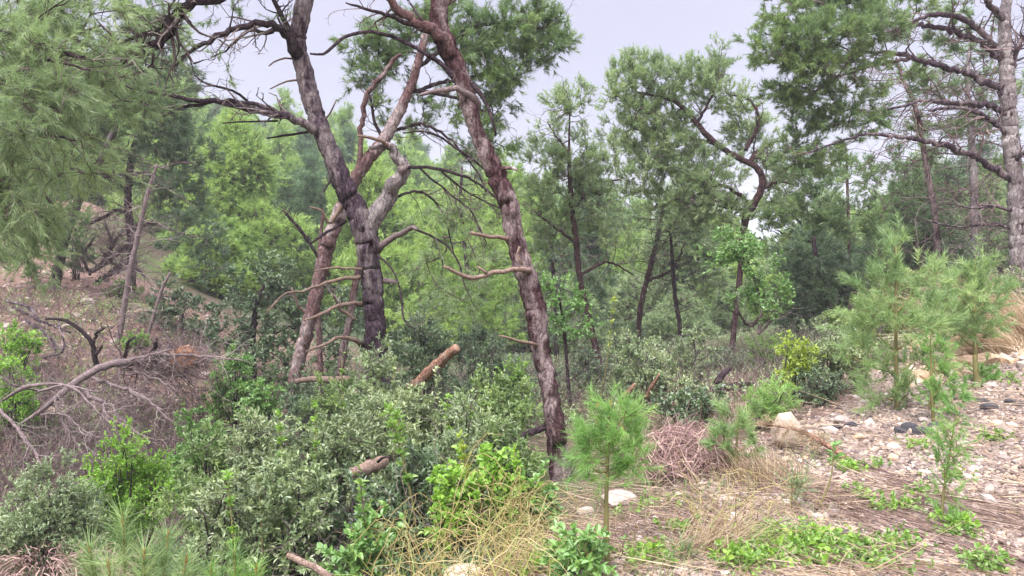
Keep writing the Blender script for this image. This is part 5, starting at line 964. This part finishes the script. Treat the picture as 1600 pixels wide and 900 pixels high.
# tall dry grass at the right edge
def tuft(label, px, d, hw, h, n, mat='straw', name='grass_tuft', lean=(-.5, 0, 0), wd=.005):
    x0 = P(px, 400, d)[0]; W = hw/FPX*d; root = thing(name, (x0, d, Gxy((x0, d))), label, 'dry grass')
    xs = x0+rng.normal(size=n)*W*.5; ys = d+rng.normal(size=n)*W*.4; O = on_ground(xs, ys); D = unit(np.array([0, 0, 1.])+rdir(n)*.35+np.array(lean)*.5)
    mb = MB(); strands(mb, O, D, h*rng.uniform(.4, 1.1, n), wd, np.array(lean)*rng.uniform(.2, 1.2, (n, 1))+rdir(n)*.3, 0, seg=5); mb.build('blades', MT[mat], root)
tuft('tall tan dry grass clump at the right edge beyond the sapling', 1590, 9.6, 60, 1.0, 1300, 'straw_bright', lean=(-.9, 0, -.3), wd=.011)
tuft('shorter tan grass clump right of the rounded right sapling', 1562, 9.0, 40, .55, 600, 'straw_bright', lean=(-.9, 0, -.3), wd=.01)
tuft('low straw clump between the angular stone and the mauve stalk heap', 1200, 5.4, 60, .3, 500, lean=(-.3, 0, -.3))
tuft('greenish grass clump right of the round sapling foot', 1120, 4.0, 60, .3, 420, 'straw', lean=(.6, 0, -.4))
# yellow dry vines
def vines(label, px0, px1, top0, top1, d, n):
    x0 = P((px0+px1)/2, 400, d)[0]; root = thing('dry_vine', (x0, d, Gxy((x0, d))), label, 'dry vine')
    mb = MB()
    for k in range(n):
        px = random.uniform(px0, px1); dd = d+random.uniform(-.5, .6); x = P(px, 400, dd)[0]; g = Gxy((x, dd)); zt = P(px, random.uniform(top0, top1), dd)[2]
        h = max(.1, zt-g)*random.uniform(.4, 1.0); sx = random.uniform(-.7, .7)
        q = catmull([np.array([x-sx*.4, dd, g-.02]), np.array([x-sx*.2+random.uniform(-.05, .05), dd, g+h*.5]), np.array([x+sx*.15, dd+random.uniform(-.1, .1), g+h]), np.array([x+sx*.5, dd+random.uniform(-.15, .15), g+h*random.uniform(.6, 1.15)])], 14)
        q += np.cumsum(rng.normal(size=q.shape)*.011, axis=0)
        tube(mb, q, np.linspace(.0032, .0014, 14), 4, 0, tint=random.random())
        if random.random() < .6:
            j = rng.integers(4, 13, 2); bare_twigs(mb, q[j], unit(rdir(2)+np.array([0, 0, .5])), .18, 0, .0018, 3, 1)
    mb.build('stems', MT['straw_yellow'], root)
    mb = MB(); m = n; px = rng.uniform(px0, px1, m); dd = d+rng.uniform(-.5, .5, m); O = on_ground((px-800)/FPX*dd, dd); hh = np.array([max(.08, P(a_, rng.uniform(top0, top1), b_)[2]-c_) for a_, b_, c_ in zip(px, dd, O[:, 2])])
    strands(mb, O, unit(rdir(m)*.35+np.array([0, 0, 1.])), hh*rng.uniform(.5, 1.1, m), .009, rdir(m)*.5+np.array([0, 0, -.3]), 0, seg=5); mb.build('blades', MT['blade_yellow'], root)
vines('yellow dry vines arching over green leaves left of the curving trunk base', 690, 850, 700, 800, 4.8, 70)
vines('yellow dry vines in front of the curving trunk base, beside the round sapling', 775, 850, 700, 830, 4.4, 34)
vines('low yellow dry stems at the bottom centre over pale stones', 600, 860, 790, 880, 3.9, 80)
vines('thin dry stems arching left of the yellow vines', 540, 700, 760, 860, 4.4, 22)
vines('sparse tan stems arching between the mauve heap and the small conifer', 1040, 1240, 700, 830, 4.4, 34)
def smilax(label, px, top, hw, d):
    bush('vine_foliage', label, 'climbing plant', px, top, hw, d, 'leaf_vivid' if px < 800 and px > 600 else 'leaf_green', .05, .03, 1.6, 5, 'stem_green', stemr=.004)
smilax('broad-leaved green climber under the yellow dry vines', 768, 738, 58, 5.0)
smilax('broad-leaved green climber at the foot of the curving trunk', 838, 790, 30, 5.0)
smilax('broad-leaved green climber between dark bush and yellow dry vines', 712, 770, 44, 4.8)
smilax('broad-leaved green clump at the foot of the round sapling', 905, 872, 30, 3.7)
smilax('broad-leaved green clump at bottom centre near pale stones', 575, 850, 30, 4.3)

# ------------------------------------------------------------------ stones
def stone(label, px, py, rpx, mat, sq=(1.2, .9, .8), seed=1, d=None, name='stone', sub=3, rz=0, cat='stone', lift=.45, rough=.15):
    d = d or hit(px, py); R = rpx/FPX*d; c = P(px, py, d); g = Gxy(c); c = np.array([c[0], c[1], g+R*sq[2]*lift])
    V, F = rock_geo(c, R, seed, sub, rough, sq, rz); mb = MB(); mb.add(V, F, 0, .5+.25*(np.random.default_rng(seed).random(len(V))-.5), False)
    o = mb.build(name, MT[mat], None, (c[0], c[1], g)); tag(o, label, cat); return o
d_ = hit(1238, 700); pr_ = [(1203, 664), (1216, 644), (1236, 642), (1250, 660), (1266, 682), (1262, 700), (1222, 704), (1204, 690)]
bm = bmesh.new(); R_ = np.random.default_rng(2)
for (a_, b_) in pr_:
    for dp in (-.10, 0, .12):
        sc_ = 1 if dp == 0 else .72; v = P(1234+(a_-1234)*sc_*R_.uniform(.92, 1.04), 676+(b_-676)*sc_*R_.uniform(.92, 1.04), d_+dp+R_.normal()*.01); bm.verts.new(v)
bmesh.ops.convex_hull(bm, input=bm.verts[:]); bmesh.ops.delete(bm, geom=[v for v in bm.verts if not v.link_faces], context='VERTS'); bmesh.ops.triangulate(bm, faces=bm.faces[:])
bmesh.ops.subdivide_edges(bm, edges=bm.edges[:], cuts=2, use_grid_fill=True); bmesh.ops.triangulate(bm, faces=bm.faces[:]); bm.verts.index_update()
V = np.array([v.co[:] for v in bm.verts]); F = np.array([[v.index for v in f.verts] for f in bm.faces]); bm.free(); V += R_.normal(size=V.shape)*.0015
c = P(1234, 690, d_); g_ = Gxy(c); V[:, 2] += g_-V[:, 2].min()-.03; mb = MB(); mb.add(V, F, 0, .42); tag(mb.build('boulder', MT['rock_cream'], None, (c[0], c[1], g_)), 'pale cream angular stone with pointed top, right of the feathery sapling', 'stone')
stone('white stone on the earth slope below the leaning slope pine', 137, 455, 10, 'rock', (1.2, 1, .8), 3, 17)
stone('pale stone at bottom centre left of the yellow stems', 645, 892, 26, 'rock', (1.2, 1, .7), 5, 3.9, lift=.9)
stone('pale stone half hidden behind yellow vines, bottom centre', 722, 868, 24, 'rock_cream', (1.3, 1, .7), 6, 4.2, lift=.9)
stone('rounded pale stone behind the stem of the round sapling', 968, 790, 26, 'rock', (1.2, 1, .6), 7)
for k, (px, py, rp, lb) in enumerate(((1446, 596, 22, 'ochre rock at the left end of the outcrop below the rounded right sapling'), (1478, 580, 28, 'largest ochre rock in the outcrop left of the rounded right sapling stem'), (1512, 572, 24, 'ochre rock in the outcrop right behind the rounded sapling stem'), (1546, 568, 20, 'ochre rock at the right end of the outcrop by the dry grass'), (1462, 566, 18, 'pale blocky rock at the top left of the outcrop'), (1495, 556, 22, 'pale blocky rock at the top middle of the outcrop'), (1530, 552, 16, 'small pale rock at the top right of the outcrop'))):
    stone(lb, px, py, rp, 'rock_orange' if k < 4 else 'rock_cream', (1.3, 1, .62), 70+k, name='boulder', lift=.35, rough=.3, rz=k)
stone('small pale stone at left edge on earth slope', 8, 495, 8, 'rock', seed=11, d=15)
stone('pale rock at the left edge below the yellow-green shrubs', 35, 578, 14, 'rock', (1.5, 1, .5), 13, 12.6)
stone('pale stone on slope under dark low rounded tree', 320, 522, 7, 'rock', seed=14, d=15)
stone('pinkish stone on slope above the fallen tree', 176, 512, 7, 'rock', seed=15, d=15)
for k, (px, py, rp, lb) in enumerate(((1315, 663, 11, 'greyish stone behind charred pieces, left end of bank'), (1342, 690, 9, 'small ochre stone below the sapling with the orange stem'), (1505, 700, 9, 'tan stone right of the charred pieces'), (1395, 720, 8, 'orange-tinted stone in mid gravel'), (1560, 668, 10, 'ochre stone near the right edge gravel'), (1300, 800, 7, 'tan cobble left of the narrow seedling'), (1410, 820, 8, 'pale cobble just left of the narrow seedling foot'), (915, 805, 12, 'white stone at the left of the round sapling stem'), (1000, 840, 8, 'flat pale cobble right of the round sapling stem'))):
    stone(lb, px, py, rp, 'rock_orange' if k in (1, 3, 4) else 'rock', seed=30+k)
for k, (px, py, rp, lb) in enumerate(((1422, 672, 12, 'largest black charred chunk below the tall airy sapling'), (1440, 682, 14, 'black charred chunk right of the largest one'), (1405, 680, 11, 'black charred chunk left end of the row'), (1462, 668, 10, 'black charred chunk right end of the row'), (1330, 668, 9, 'black charred chunk by the grey-green shrub foot'), (1308, 672, 8, 'black charred chunk furthest left'),
      (1545, 640, 12, 'long black charred chunk near the right sapling'), (1536, 632, 9, 'small black charred chunk above the long one'), (1578, 632, 9, 'dark bluish stone near right edge'), (1595, 636, 9, 'dark bluish stone touching the right edge'), (1570, 742, 8, 'black charred chip alone on lower right gravel'))):
    stone(lb, px, py, rp, 'char', (1.3, .75, .65), 50+k, name='charred_chunk', cat='charred wood', sub=2)

# gravel
V0, F0 = rock_geo((0, 0, 0), 1, 1, 1, 0)
bm = bmesh.new(); bmesh.ops.create_icosphere(bm, subdivisions=1, radius=1); V0 = np.array([v.co[:] for v in bm.verts]); F0 = np.array([[v.index for v in f.verts] for f in bm.faces]); bm.free()
def scatter_stones(name, pts, size, mat, tint=None):
    n = len(pts); s = size*rng.lognormal(0, .42, n); ax = rng.uniform(.55, 1.3, (n, 3)); ax[:, 2] *= .75
    V = V0[None]*(1+.16*rng.normal(size=(n, len(V0), 1)))*ax[:, None, :]*s[:, None, None]
    a = rng.uniform(0, 6.283, n); c_, s_ = np.cos(a)[:, None], np.sin(a)[:, None]; t = rng.normal(size=(n, 1))*.35
    x = V[..., 0]*c_-V[..., 1]*s_; y = V[..., 0]*s_+V[..., 1]*c_; z = V[..., 2]+x*t; V = np.stack([x, y, z], -1)+pts[:, None, :]
    F = (F0[None]+np.arange(n)[:, None, None]*len(V0)).reshape(-1, 3); mb = MB(); mb.add(V.reshape(-1, 3), F, 0, np.repeat(rng.random(n) if tint is None else tint, len(V0)))
    return tag(mb.build(name, MT[mat]), kind='stuff')
n = 78000; y = 2.8*(13.5/2.8)**rng.random(n); x = rng.uniform(-.1, 1.15, n)*y; keep = rng.random(n) < gravel_mask(x, y)*1.0
p = on_ground(x[keep], y[keep]); scatter_stones('gravel', p[:50000], .0148, 'gravel')
p = region(1400, -60, 330, 0, 0, 12, 20); scatter_stones('slope_stones', p, .04, 'gravel')
# straw and needle litter on the gravel
n = 9000; y = 2.9*(11/2.9)**rng.random(n); x = rng.uniform(.02, .80, n)*y; cl = np.sin(x*2.3+y*3.1)+np.sin(x*4.1-y*1.7+1)+.8*np.sin(y*5+x)
keep = (cl+rng.normal(size=n)*.9 > .0); p = on_ground(x[keep], y[keep]); p[:, 2] += rng.uniform(.005, .05, len(p)); m = len(p)
D = unit(np.stack([np.ones(m)*.9, -np.ones(m)*.35, rng.normal(size=m)*.12], -1)*rng.choice([-1, 1], (m, 1))+rdir(m)*np.array([.7, .7, .08])); mb = MB()
strands(mb, p, D, rng.uniform(.06, .30, m), .0045, rdir(m)*np.array([.25, .25, .05]), 0, seg=4); tag(mb.build('straw_litter', MT['litter']), kind='stuff')
k_ = rng.permutation(m)[:1300]; mb = MB(); strands(mb, p[k_]+np.array([0, 0, .02]), D[k_], rng.uniform(.2, .55, len(k_)), .0055, rdir(len(k_))*np.array([.3, .3, .08]), 0, seg=5); tag(mb.build('long_straw', MT['straw']), kind='stuff')
n = 3800; y = rng.uniform(3.0, 5.0, n); x = rng.uniform(-.12, .50, n)*y; p = on_ground(x, y); m = len(p)
mb = MB(); strands(mb, p, unit(rdir(m)+np.array([.2, -.1, .45])), rng.uniform(.08, .3, m), .0045, np.array([0, 0, -.45])+rdir(m)*.4, 0, seg=5); tag(mb.build('dry_grass', MT['straw']), kind='stuff')
p = region(420, 1425, 1640, 0, 0, 8.3, 11.5); scatter_stones('bank_rubble', p, .05, 'rock_orange')
p = region(260, 1240, 1640, 0, 0, 4.5, 9); p = p[gravel_mask(p[:, 0], p[:, 1]) > .7]; scatter_stones('cobbles', p, .032, 'rock')
p = region(90, 960, 1640, 0, 0, 3.6, 8); p[:, 2] += .015; m = len(p); mb = MB(); D = rdir(m); D[:, 2] *= .05; bare_twigs(mb, p, unit(D), .45, 0, .0045, 5, 1); tag(mb.build('fallen_twigs', MT['twig_mauve']), kind='stuff')
p = region(260, 960, 1340, 0, 0, 7.5, 13); p = p[gravel_mask(p[:, 0], p[:, 1]) < .3]; m = len(p); O = np.repeat(p, 16, axis=0)+rng.normal(size=(m*16, 3))*np.array([.08, .08, 0]); mb = MB()
strands(mb, O, unit(rdir(m*16)*.5+np.array([0, 0, 1.])), rng.uniform(.1, .42, m*16), .009, rdir(m*16)*.5+np.array([0, 0, -.4]), 0, seg=3); tag(mb.build('clearing_dry_grass', MT['litter']), kind='stuff')
mb = MB()
for (a_, b_, w_, n_) in (((1130, 740), (1610, 895), .12, 1100), ((1380, 770), (1620, 835), .09, 450), ((960, 760), (1250, 880), .22, 800), ((1040, 820), (1450, 900), .15, 550), ((1240, 700), (1420, 760), .08, 260)):
    A_ = P(a_[0], a_[1], hit(*a_)); B_ = P(b_[0], b_[1], hit(*b_)); t_ = rng.random((n_, 1)); q = A_+(B_-A_)*t_+rng.normal(size=(n_, 3))*w_; q[:, 2] = G(q[:, 0], q[:, 1])+rng.uniform(.008, .045, n_)
    dr_ = (B_-A_)/np.linalg.norm(B_-A_); strands(mb, q, unit(dr_*rng.choice([-1, 1], (n_, 1))+rdir(n_)*np.array([.35, .35, .05])), rng.uniform(.08, .34, n_), .0058, rdir(n_)*np.array([.2, .2, .05]), 0, seg=4)
tag(mb.build('straw_drifts', MT['litter']), kind='stuff')
# weeds
def weeds(name, spots_, mat, ll, lw, per=60):
    mb = MB()
    for px, py, hw, k in spots_:
        d = hit(px, py); W = hw/FPX*d; n = int(per*k); xs = P(px, py, d)[0]+rng.normal(size=n)*W*.5; ys = d+rng.normal(size=n)*W*.5; O = on_ground(xs, ys)
        leaves(mb, O, unit(rdir(n)*.6+np.array([0, 0, 1.])), rng.uniform(.03, .11, n), 6, ll, lw, 0, spread=(.5, 1.3))
    return tag(mb.build(name, MT[mat]), kind='stuff')
weeds('green_weeds', [(1210, 865, 70, 3), (1240, 850, 50, 1.5), (1350, 880, 60, 1.6), (1310, 870, 40, .8), (1400, 860, 40, .6), (1540, 893, 40, .8), (1170, 890, 50, 1), (1330, 735, 22, .5), (1345, 780, 26, .5), (1375, 735, 14, .3), (1560, 690, 30, .5), (1490, 840, 26, .5), (1440, 780, 20, .3), (1420, 800, 20, .3), (1060, 830, 40, .4), (1000, 800, 50, .4), (1430, 700, 20, .3), (880, 880, 60, 1), (1380, 800, 20, .4), (1010, 885, 60, .6), (1580, 600, 20, .3), (1490, 750, 26, .4)], 'leaf_bright', .035, .02)
weeds('broad_weeds', [(1215, 862, 60, .8), (1260, 870, 50, .5), (1500, 838, 20, .3), (1330, 740, 16, .3), (1160, 880, 40, .5), (1290, 850, 40, .5), (860, 885, 50, .8), (1020, 880, 40, .4)], 'leaf_vivid', .045, .028)
weeds('hollow_undergrowth', [(px, py, 90, 4) for px in (330, 420, 520, 620, 700) for py in (760, 840, 895)]+[(150, 860, 90, 4), (250, 880, 90, 4), (40, 880, 90, 4)], 'leaf_dark', .05, .018)
n = 2600; y = rng.uniform(2.9, 6.5, n); x = rng.uniform(.05, .45, n)*y; keep = np.sin(x*3+y*2)+np.sin(y*4-x) > .2; p = on_ground(x[keep], y[keep]); m = len(p)
mb = MB(); strands(mb, p, unit(rdir(m)*.5+np.array([0, 0, 1.])), rng.uniform(.05, .18, m), .004, rdir(m)*.6+np.array([0, 0, -.3]), 0, seg=4); tag(mb.build('grass', MT['sapling']), kind='stuff')
# forest floor leaf litter and low greenery beyond
p = region(9000, -60, 1660, 0, 0, 7, 20); p = p[gravel_mask(p[:, 0], p[:, 1]) < .3]
mb = MB(); m = len(p); strands(mb, p, unit(rdir(m)+np.array([0, 0, .3])), rng.uniform(.08, .3, m), .010, rdir(m)*.3+np.array([0, 0, -.5]), 0, seg=3); tag(mb.build('forest_litter', MT['litter']), kind='stuff')
p = region(5200, 820, 1660, 0, 0, 9, 24); p = p[gravel_mask(p[:, 0], p[:, 1]) < .3]
mb = MB(); m = len(p); leaves(mb, p, unit(rdir(m)*.6+np.array([0, 0, 1.])), .22, 7, .06, .022, 0); tag(mb.build('low_undergrowth', MT['leaf_grey']), kind='stuff')
p = region(5000, 350, 840, 0, 0, 9, 24)
mb = MB(); m = len(p); leaves(mb, p, unit(rdir(m)*.6+np.array([0, 0, 1.])), .22, 7, .06, .022, 0); tag(mb.build('shade_undergrowth', MT['leaf_dark']), kind='stuff')
for o in bpy.data.objects:
    if '_w' in o: del o['_w']
